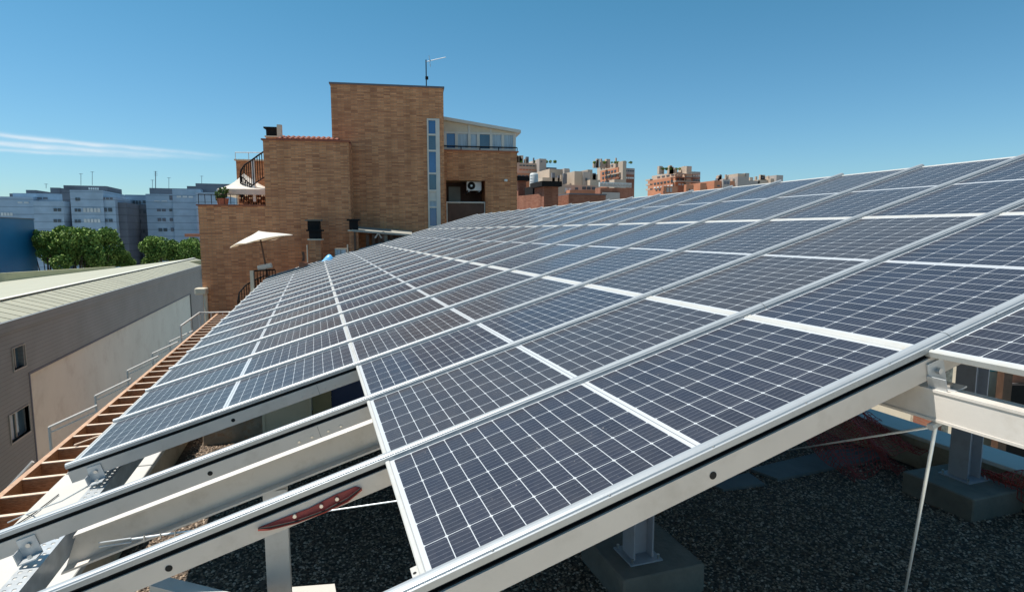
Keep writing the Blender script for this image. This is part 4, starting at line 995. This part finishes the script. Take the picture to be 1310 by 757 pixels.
# ------------------------------------------------------------------ apartment blocks
def winrow(parent, y, px0_, px1_, py0, py1, n, mat, gap=.25, frame=None):
    a, b = at(px0_, py0, y=y), at(px1_, py1, y=y); w = (b[0]-a[0])/n
    for k in range(n): part('window', M[mat], parent, (a[0]+w*(k+gap/2), a[0]+w*(k+1-gap/2), y-.12, y-.02, b[2], a[2]))
def block(parent, name, mat, px0_, px1_, pytop, y, depth, bot=GZ):
    a, b = at(px0_, pytop, y=y), at(px1_, pytop, y=y); return part(name, M[mat], parent, (a[0], b[0], y, y+depth, bot, a[2]))
A1 = thing('apartment_block', at(60, 300, y=140)*np.array((1, 1, 0))+np.array((0, 0, GZ)), 'blue grey clad flats behind the tall trees on the left', 'building', 'blue grey apartment blocks')
block(A1, 'wall', 'apt_clad', -90, 42, 250, 138, 20); block(A1, 'wall', 'apt_clad', 16, 83, 247, 140, 18)
block(A1, 'wall', 'apt_clad', 42, 80, 257, 134, 8); block(A1, 'shaded_side_wall', 'apt_clad_dark', 79, 92, 243, 137.5, 16)
block(A1, 'wall', 'apt_clad', 89, 131, 243, 134, 16); block(A1, 'wall', 'apt_clad', 129, 146.5, 252, 134.3, 16)
block(A1, 'penthouse', 'apt_dark', 81, 136, 237, 139, 10); block(A1, 'penthouse', 'apt_dark', 33, 46, 243, 142, 8); block(A1, 'penthouse', 'apt_dark', 12, 24, 247.5, 143, 8); block(A1, 'penthouse', 'apt_dark', 64, 76, 240, 143, 8)
block(A1, 'shaded_side_wall', 'apt_clad_dark', 146.5, 161, 259, 136, 16)  # shade of the side face is in the cladding colour
for (y, a, b, c, d, n, mt) in ((134, 68, 79, 266.5, 270.5, 2, 'apt_glass'), (134, 68, 79, 280.5, 284.5, 2, 'apt_glass'), (134, 69, 79, 294, 299, 2, 'apt_glass'), (134, 95, 104, 267, 271, 2, 'apt_glass'), (134, 106, 129, 266, 271.5, 5, 'shutter'), (134, 95, 104, 281, 285, 2, 'apt_glass'), (134, 107, 129, 280, 284.5, 5, 'shutter'), (134.3, 131, 144.5, 266, 271, 2, 'apt_glass'), (134.3, 132, 145, 280, 284, 2, 'apt_glass'), (134, 96, 103, 253, 257, 2, 'apt_glass'), (134.3, 130, 145, 252.5, 255.5, 3, 'apt_dark'), (134, 112, 130, 295, 299, 3, 'apt_glass'), (134.3, 132, 145, 294, 298, 2, 'apt_glass'), (140, 47, 62, 252.5, 255, 2, 'apt_dark'), (138, 1, 17, 272, 276, 4, 'shutter'), (138, 22, 38, 258, 260, 2, 'shutter'), (139, 113, 127, 240, 243, 5, 'shutter')): winrow(A1, y, a, b, c, d, n, mt)
A2 = thing('apartment_block', at(210, 300, y=150)*np.array((1, 1, 0))+np.array((0, 0, GZ)), 'blue grey flats with a dark stair recess, right of the trees', 'building', 'blue grey apartment blocks')
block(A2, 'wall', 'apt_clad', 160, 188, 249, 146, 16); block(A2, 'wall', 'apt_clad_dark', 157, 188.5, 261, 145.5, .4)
block(A2, 'wall', 'apt_clad', 186, 222, 248, 142, 16); block(A2, 'wall', 'apt_clad', 220, 256, 241, 141.5, 16); block(A2, 'wall', 'apt_clad', 250, 300, 246, 138, 16)
block(A2, 'penthouse', 'apt_dark', 191, 223, 240.5, 147, 9); block(A2, 'penthouse', 'apt_dark', 239, 250, 238, 147, 9); block(A2, 'penthouse', 'apt_dark', 250, 300, 234.5, 145, 9)
block(A2, 'balcony_slab', 'terracotta', 236, 270, 299, 132, 5, bot=Z(250, 303, y=132))
for (y, a, b, c, d, n, mt) in ((146, 162, 181, 256.5, 261, 5, 'apt_glass'), (146, 182, 187, 256.5, 260, 1, 'apt_glass'), (145.5, 163, 181, 269, 273, 3, 'apt_glass'), (145.5, 183, 188, 269, 273, 1, 'apt_glass'), (145.5, 163, 182, 281, 285, 3, 'apt_glass'), (145.5, 164, 187, 294, 298, 5, 'apt_glass'), (145.5, 166, 184, 306, 310, 3, 'apt_glass'), (145.5, 158, 161, 273, 277, 1, 'apt_glass'), (145.5, 158.5, 162.5, 294, 301, 1, 'black'), (145.5, 160, 164, 320, 326, 1, 'black'), (142, 200, 213, 267, 270.5, 2, 'apt_dark'), (142, 216, 221, 267, 270.5, 1, 'apt_glass'), (142, 201, 213, 279, 283, 2, 'apt_dark'), (142, 216.5, 222, 279, 283, 1, 'apt_dark'), (142, 202, 215, 292, 296, 2, 'apt_glass'), (142, 218, 223, 291.5, 296, 1, 'apt_dark'), (141.5, 225, 248, 250.5, 253, 3, 'shutter'), (138, 255.5, 262, 262.5, 266, 1, 'apt_glass'), (138, 255.5, 263, 277, 280, 1, 'apt_glass'), (138, 247+9, 264, 290, 294, 1, 'apt_glass'), (142, 216, 222, 250, 256, 1, 'apt_dark'), (142, 196, 215, 256.5, 257.7, 2, 'shutter')): winrow(A2, y, a, b, c, d, n, mt)
for k, (px, py0, py1) in enumerate(((59, 235, 241), (103.5, 222, 237), (118, 219.5, 237), (195, 230, 241), (199, 219, 241), (216, 227, 241), (258, 225, 235))):
    a = at(px, py0, y=146); b = at(px, py1, y=146)
    t = thing('roof_aerial', b, ['tiny aerial above the leftmost flats', 'cross topped aerial over the highest left penthouse', 'plain thin aerial right of the cross topped one', 'short aerial left of the tall lattice mast', 'tallest lattice aerial mast over the right flats', 'thin aerial right of the tall lattice mast', 'small aerial nearest the brick building'][k], 'aerial', 'aerials on the far flats')
    MB().tube([a, b], .045 if k != 4 else .08, 5).build('mast', M['apt_dark'], t)
    m = MB()
    for q in range(3 if k == 4 else 1): z_ = a[2]-.1-q*.4; m.tube([(a[0]-.35, a[1], z_), (a[0]+.35, a[1], z_)], .04, 4)
    m.build('crossbar', M['apt_dark'], t)

# ------------------------------------------------------------------ right hand roofs and blocks
def rotbox(parent, name, mat, c, w, d, z0, z1, rot):
    m = MB(); Mx = Matrix.Rotation(rot, 3, 'Z'); m.obox((c[0], c[1], (z0+z1)/2), (w, d, z1-z0), Mx); return m.build(name, M[mat], parent)
RB = thing('brick_parapet_wing', at(700, 260, y=34)*np.array((1, 1, 0))+np.array((0, 0, GZ)), 'low red brick roof walls right of the brick building', 'wall')
y = 34.; zz1 = Z(740, 249, y=y)
a, b = at(693, 249, y=y), at(775, 249, y=y)
part('wall', M['brick_red'], RB, (b[0]*.0+a[0]+1.9, b[0], y, y+8, GZ, zz1)); part('coping', M['apt_dark'], RB, (a[0]+1.9, b[0]+.05, y-.05, y+8, zz1, zz1+.08))
# oblique left wall, lit by the sun
p0, p1 = at(662, 254, y=y+2.8), at(692, 248.5, y=y)
m = MB(); m.add([(p0[0], p0[1], GZ), (p1[0], p1[1], GZ), (p1[0], p1[1], zz1), (p0[0], p0[1], zz1-.0), (p0[0]+.5, p0[1]+.6, GZ), (p1[0]+.5, p1[1]+6, GZ), (p1[0]+.5, p1[1]+6, zz1), (p0[0]+.5, p0[1]+.6, zz1)], [(0, 1, 2, 3), (1, 5, 6, 2), (4, 0, 3, 7), (3, 2, 6, 7)]); m.build('oblique_wall', M['brick_red'], RB)
cA, cB = at(696, 238.5, y=y-.5), at(714, 270, y=y-.5)
ch = thing('chimney', (cA[0], y, zz1), 'wide red brick chimney with a dark cap on the parapet', 'chimney')
part('stack', M['brick_red'], ch, (cA[0], cB[0], y-.5, y+1.2, GZ+10, cA[2])); part('cap', M['black'], ch, (cA[0]-.25, cB[0]+.15, y-.75, y+1.4, cA[2], cA[2]+.32))
cA, cB = at(663, 231, y=y+5), at(673, 262, y=y+5)
ch = thing('chimney', (cA[0], y+5, zz1-2), 'narrow red brick chimney beside the steel flue at left', 'chimney')
part('stack', M['brick_red'], ch, (cA[0], cB[0], y+5, y+6.2, GZ+9, cA[2])); part('cap', M['black'], ch, (cA[0]-.3, cB[0]+.3, y+4.7, y+6.4, cA[2], cA[2]+.3))
cA, cB = at(680, 221, y=y+3), at(690, 240, y=y+3)
fl = thing('metal_flue', ((cA[0]+cB[0])/2, y+3.3, cB[2]-1.5), 'broad shiny ribbed metal flue hood above the brick chimneys', 'flue')
m = MB(); xm = (cA[0]+cB[0])/2; rr = (cB[0]-cA[0])/2
m.tube([(xm, y+3.3, cB[2]-2), (xm, y+3.3, cA[2]-.1), (xm, y+3.3, cA[2])], [rr, rr, rr*.8], 20); m.build('hood', M['shutter'], fl, smooth=True)
m = MB()
for k in range(5): z_ = cB[2]+(cA[2]-cB[2])*k/5; m.tube([(xm, y+3.3, z_), (xm, y+3.3, z_+.03)], rr*1.03, 20)
m.build('ring', M['galv'], fl)
part('base', M['black'], fl, (xm-rr*1.2, xm+rr*3.2, y+2.6, y+4.2, GZ+10, cB[2]+.05))

def tower(name_label, parts_, wins, y, extras=()):
    px = parts_[0][2]; p = at(px, 230, y=y)
    t = thing('apartment_block', (p[0], y, GZ), name_label, 'building', 'far apartment blocks on the right')
    for (nm, mt, a, b, top, yy, dep) in parts_: block(t, nm, mt, a, b, top, yy, dep)
    for (yy, a, b, c, d, n, mt) in wins: winrow(t, yy, a, b, c, d, n, mt)
    return t
def lit_sides(t, items):
    """oblique wings turned towards the sun: near edge at px a, far edge at px b"""
    for (nm, mt, a, ya, b, yb, top) in items:
        p, q = at(a, top, y=ya), at(b, top, y=yb); z_ = p[2]
        n_ = Vector((q[1]-p[1], -(q[0]-p[0]), 0)).normalized()*-8
        m = MB(); m.add([(p[0], p[1], GZ), (q[0], q[1], GZ), (q[0], q[1], z_), (p[0], p[1], z_), (p[0]+n_.x, p[1]+n_.y, GZ), (q[0]+n_.x, q[1]+n_.y, GZ), (q[0]+n_.x, q[1]+n_.y, z_), (p[0]+n_.x, p[1]+n_.y, z_)], [(0, 1, 2, 3), (1, 5, 6, 2), (5, 4, 7, 6), (4, 0, 3, 7), (3, 2, 6, 7)]); m.build(nm, M[mt], t)
def clutter(t, px0_, px1_, py, y, n, mt, seed, hmax=1.6):
    r = random.Random(seed)
    for k in range(n):
        p = at(r.uniform(px0_, px1_), py, y=y); w = r.uniform(.3, 1.1); h = r.uniform(.4, hmax)
        part('roof_turret', M[mt if r.random() < .7 else 'apt_dark'], t, (p[0]-w/2, p[0]+w/2, y, y+w, p[2]-1.2, p[2]+h))
def bushes(t, px0_, px1_, py, y, n, seed):
    r = random.Random(seed); bl = []
    for k in range(n): p = at(r.uniform(px0_, px1_), py, y=y); bl.append((p[0], y, p[2]+.2, r.uniform(.2, .42)))
    leaves(t, bl, 700, .13, 'roof_planting', M['leaf'])
YB = 128
def sideblock(t, nm, mt, pl_, pc_, pr_, top, y, sides=(), bot=GZ):
    """block whose left face runs from px pl_ (far) to the near corner pc_, front face on to pr_"""
    c = at(pc_, top, y=y); f = at(pl_, top, x=c[0]); r_ = at(pr_, top, y=y)
    o = part(nm, M[mt], t, (c[0], r_[0], y, f[1], bot, c[2]))
    for (a_, b_, pa, pb, n, m_) in sides:
        p, q = at(a_, pa, x=c[0]), at(b_, pb, x=c[0]); y1, y0 = p[1], q[1]; w = (y1-y0)/n
        z1 = at(b_, pa, x=c[0])[2]; z0 = at(b_, pb, x=c[0])[2]
        for k in range(n): part('window', M[m_], t, (c[0]-.12, c[0]-.02, y0+w*(k+.2), y0+w*(k+.8), z0, z1))
    return o
T1 = tower('tall beige and orange flats with roof planting, just right of the brick building', [('wall', 'apt_orange', 655, 682, 221, YB, 14), ('wall', 'apt_cream', 658, 690, 208, YB+4, 10), ('stair_core', 'apt_grey', 690, 699, 203, YB+2, 10), ('wall', 'apt_dark', 697, 712, 214, YB+6, 8)],
           [(YB+4, 664, 689, 211, 213.5, 6, 'apt_glass'), (YB, 657, 681, 224, 226.5, 5, 'apt_glass'), (YB+4, 664, 688, 216, 218.5, 6, 'apt_orange'), (YB+2, 691.5, 693.5, 206, 208, 1, 'apt_dark')], YB)
clutter(T1, 660, 690, 207, YB+5, 9, 'apt_cream', 1); bushes(T1, 664, 712, 208, YB+5, 9, 2)
T2 = tower('cream terraced flats with striped awnings in the middle of the right group', [('wall', 'apt_cream', 703, 729, 216, YB-8, 8), ('wall', 'apt_cream', 694, 716, 227, YB-12, 8), ('stair_core', 'apt_grey', 722, 728.5, 215.5, YB-9, 3), ('wall', 'apt_orange', 729, 768, 243, YB-24, 6), ('balcony', 'apt_cream', 714, 768, 236, YB-22, 10), ('wall', 'apt_cream', 735, 746, 219, YB-14, 7), ('wall', 'apt_grey', 746, 755, 219.5, YB-14.3, 7), ('stair_core', 'apt_cream', 752, 758, 217, YB-8, 6), ('wall', 'apt_cream', 755, 768, 230, YB-16, 6)],
           [(YB-22, 722, 731, 240.5, 246, 2, 'shutter'), (YB-22, 735, 740, 240, 243, 1, 'apt_glass'), (YB-22, 744, 762, 239, 243, 3, 'apt_glass'), (YB-14.3, 748.5, 751.5, 228, 231.5, 1, 'apt_glass')], YB)
clutter(T2, 704, 766, 228, YB-12, 10, 'apt_cream', 4, 1.2)
T3 = tower('tall block with a dark core and planted roof terraces behind the glazed loggia', [ ('wall', 'apt_grey', 799, 812, 215, YB+4, 2), ('wall', 'brick_red', 799, 811.5, 223, YB+2, 2)],
           [(YB+2, 800, 811, 217.5, 220, 4, 'apt_glass'), (YB+1.9, 800, 811, 226.5, 229, 4, 'shutter'), (YB, 794.5, 797, 212, 214.5, 1, 'apt_glass'), (YB, 794.5, 797, 220, 222.5, 1, 'apt_glass')], YB)
sideblock(T3, 'wall', 'apt_orange', 768, 791, 799.5, 214, YB+1, [(770, 789, 217, 219.5, 5, 'apt_glass'), (770, 789, 223, 225.5, 5, 'apt_glass'), (770, 789, 229, 231, 5, 'apt_glass')])
sideblock(T3, 'wall', 'apt_cream', 764, 787, 799, 208.5, YB+8, [(768, 785, 210.5, 212.5, 5, 'apt_glass')])
sideblock(T3, 'balcony', 'apt_cream', 776, 792, 799, 220.5, YB, (), bot=at(795, 222, y=YB)[2]); sideblock(T3, 'balcony', 'brick_red', 776, 792, 799, 226.5, YB, (), bot=at(795, 228.5, y=YB)[2])
sideblock(T3, 'stair_core', 'apt_cream', 791, 797, 801.5, 206, YB-1)
clutter(T3, 760, 789, 208.5, YB+7, 8, 'apt_cream', 7, 1.4); bushes(T3, 759, 810, 209, YB+5, 12, 5)
T4 = tower('brown brick block with a long glazed loggia at the right of the group', [('wall', 'brick_red', 768, 811.5, 240, YB-34, 2), ('loggia_roof', 'apt_cream', 786, 800, 229.5, YB-30, 2), ('garage_door', 'apt_grey', 771, 793, 246, YB-34.5, .3)],
           [(YB-34.32, 767.5, 808, 234.5, 239.5, 10, 'apt_grey')], YB)
_a, _b = at(767, 233, y=YB-34.3), at(808, 240, y=YB-34.3); part('loggia_glazing', M['shutter'], T4, (_a[0], _b[0], YB-34.3, YB-34.01, _b[2], _a[2]))
# orange block in the middle
T5 = tower('orange brick block with white balconies standing alone against the sky', [('wall', 'apt_grey', 885, 896, 219.5, YB+11, 2), ('wall', 'apt_orange', 849, 867, 238, YB, 1), ('wall', 'apt_orange', 878, 887.5, 236, YB, 1)],
           [(YB+10.5, 865, 882, 228, 231, 4, 'apt_glass'), (YB+10.5, 866, 882, 222.5, 224.5, 4, 'shutter'), (YB+10.5, 867, 880, 234.5, 237.5, 3, 'shutter'), (YB+11, 886, 895.5, 223, 226, 3, 'shutter'), (YB+11, 886, 895.5, 230, 233, 3, 'apt_glass'), (YB, 848, 850, 245, 247, 1, 'apt_glass'), (YB, 852, 860, 240, 246, 2, 'apt_grey'), (YB, 881, 883, 242, 244, 1, 'apt_glass')], YB)
sideblock(T5, 'wall', 'apt_orange', 829, 864, 886, 226, YB+10.5, [(836, 862, 230.5, 232.5, 6, 'apt_glass'), (836, 862, 236, 238, 6, 'shutter'), (838, 846, 241, 243, 2, 'apt_glass')])
sideblock(T5, 'attic', 'apt_cream', 834, 866, 880, 220, YB+12, [(840, 864, 222.5, 224, 4, 'apt_glass')])
sideblock(T5, 'stair_core', 'apt_cream', 868, 878.5, 885, 212.5, YB+9.5)
for _k, (_t, _b) in enumerate(((229, 231), (235, 237), (241, 243))): sideblock(T5, 'balcony', 'apt_cream', 826, 831.5, 835, _t, YB+18+_k*.2, (), bot=at(833, _b, y=YB+18)[2])
for _k, (_t, _b) in enumerate(((221.5, 223), (226.5, 228), (231, 233))): sideblock(T5, 'balcony', 'apt_cream' if _k != 1 else 'brick_red', 861, 864.5, 896, _t, YB+9, (), bot=at(880, _b, y=YB+9)[2])

clutter(T5, 842, 878, 217, YB+12, 9, 'apt_cream', 11, 1.2); bushes(T5, 846, 888, 217, YB+12, 9, 12)
T6 = tower('low orange brick roofs with small chimneys between the two tall groups', [('wall', 'apt_orange', 896, 904, 234, YB, 5), ('wall', 'apt_orange', 903, 914, 238, YB+3, 5), ('wall', 'apt_orange', 914, 940, 231, YB, 6), ('wall', 'apt_grey', 925, 934, 229.5, YB-.5, 4), ('wall', 'apt_grey', 944, 956, 226, YB+4, 8)],
           [(YB, 917, 921, 237, 239, 1, 'apt_glass'), (YB-.5, 926, 933, 232, 236, 2, 'apt_dark')], YB)
clutter(T6, 916, 942, 231, YB+1, 8, 'apt_cream', 21, 1.6)
T7 = tower('grey beige square roof tower left of the last small blocks', [('stair_core', 'apt_grey', 953.5, 958.5, 221.5, YB+6, 5), ('wall', 'apt_cream', 944, 954, 222, YB+6, 5), ('wall', 'apt_cream', 935, 950, 234, YB+5, 5)], [], YB)
T8 = tower('last pale low blocks peeking over the array on the right', [('wall', 'apt_grey', 958, 972, 231, YB+12, 5), ('wall', 'apt_cream', 970, 985, 230, YB+12, 5), ('wall', 'apt_cream', 986, 996, 228.5, YB+11, 5), ('stair_core', 'apt_grey', 993.5, 1002, 224, YB+10, 5)], [(YB+12, 974.5, 977, 226.5, 228.5, 1, 'apt_dark')], YB)
clutter(T8, 960, 986, 230, YB+13, 8, 'apt_cream', 33, 1.5)

# ------------------------------------------------------------------ neighbouring yard glimpsed under the array on the right
def yard():
    y = 5.; dd = 12.
    def A(px, py, d):                      # point at view depth d
        v = FW + RT*(px-655)/F - UP*(py-378.5)/F; return CAM+v*d
    a, b = A(1236, 500, 15), A(1281, 500, 15); zt = A(1255, 462, 15)[2]
    dx = Vector(b-a); dx.z = 0; dx.normalize(); nn = Vector((-dx.y, dx.x, 0))
    def slab(name, mat, p, q, th, z0, z1, parent, off=0):
        m = MB(); p = Vector((p[0], p[1], 0))+nn*off; q = Vector((q[0], q[1], 0))+nn*off
        m.prism([(0, z0), (1, z0), (1, z1), (0, z1)], lambda u, v: p.lerp(q, u)+Vector((0, 0, v)), lambda u, v: p.lerp(q, u)+nn*th+Vector((0, 0, v))); return m.build(name, M[mat], parent)
    t = thing('annex_building', (a[0], a[1], GZ), 'sand coloured annex with a teal band under the high panels', 'building')
    slab('wall', 'sand', a, b, 4, GZ, zt, t); slab('painted_band', 'teal', a, b, .02, A(1260, 474, 15)[2], A(1260, 470, 15)[2], t, -.03)
    a, b = A(1282, 500, 14), A(1420, 500, 14)
    t = thing('timber_pergola', (a[0], a[1], GZ), 'dark timber pergola with terracotta wall right of the annex', 'pergola')
    slab('beam', 'wood_dark', A(1283, 500, 14), A(1294, 500, 14), .2, GZ, A(1288, 468, 14)[2], t)
    slab('wall', 'terracotta', A(1294, 500, 14.4), b, .3, A(1300, 495, 14)[2], A(1300, 482, 14)[2], t); slab('cornice', 'coping', A(1294, 500, 14.35), b, .4, A(1300, 482, 14)[2], A(1300, 470, 14)[2], t)
    slab('opening', 'black', A(1290, 500, 14.2), b, .2, GZ, A(1300, 495, 14)[2], t)
    a, b = A(1196, 500, 11), A(1217, 500, 11)
    t = thing('rubble_wall', (a[0], a[1], GZ), 'rough rubble stone wall end seen beside the bracket', 'wall')
    slab('masonry', 'rubble', a, b, .6, GZ, A(1205, 466, 11)[2], t); slab('brick_edge', 'brick_red', A(1190, 500, 11), A(1203, 500, 11), .5, GZ, A(1200, 462, 11)[2], t, -.1)
yard()
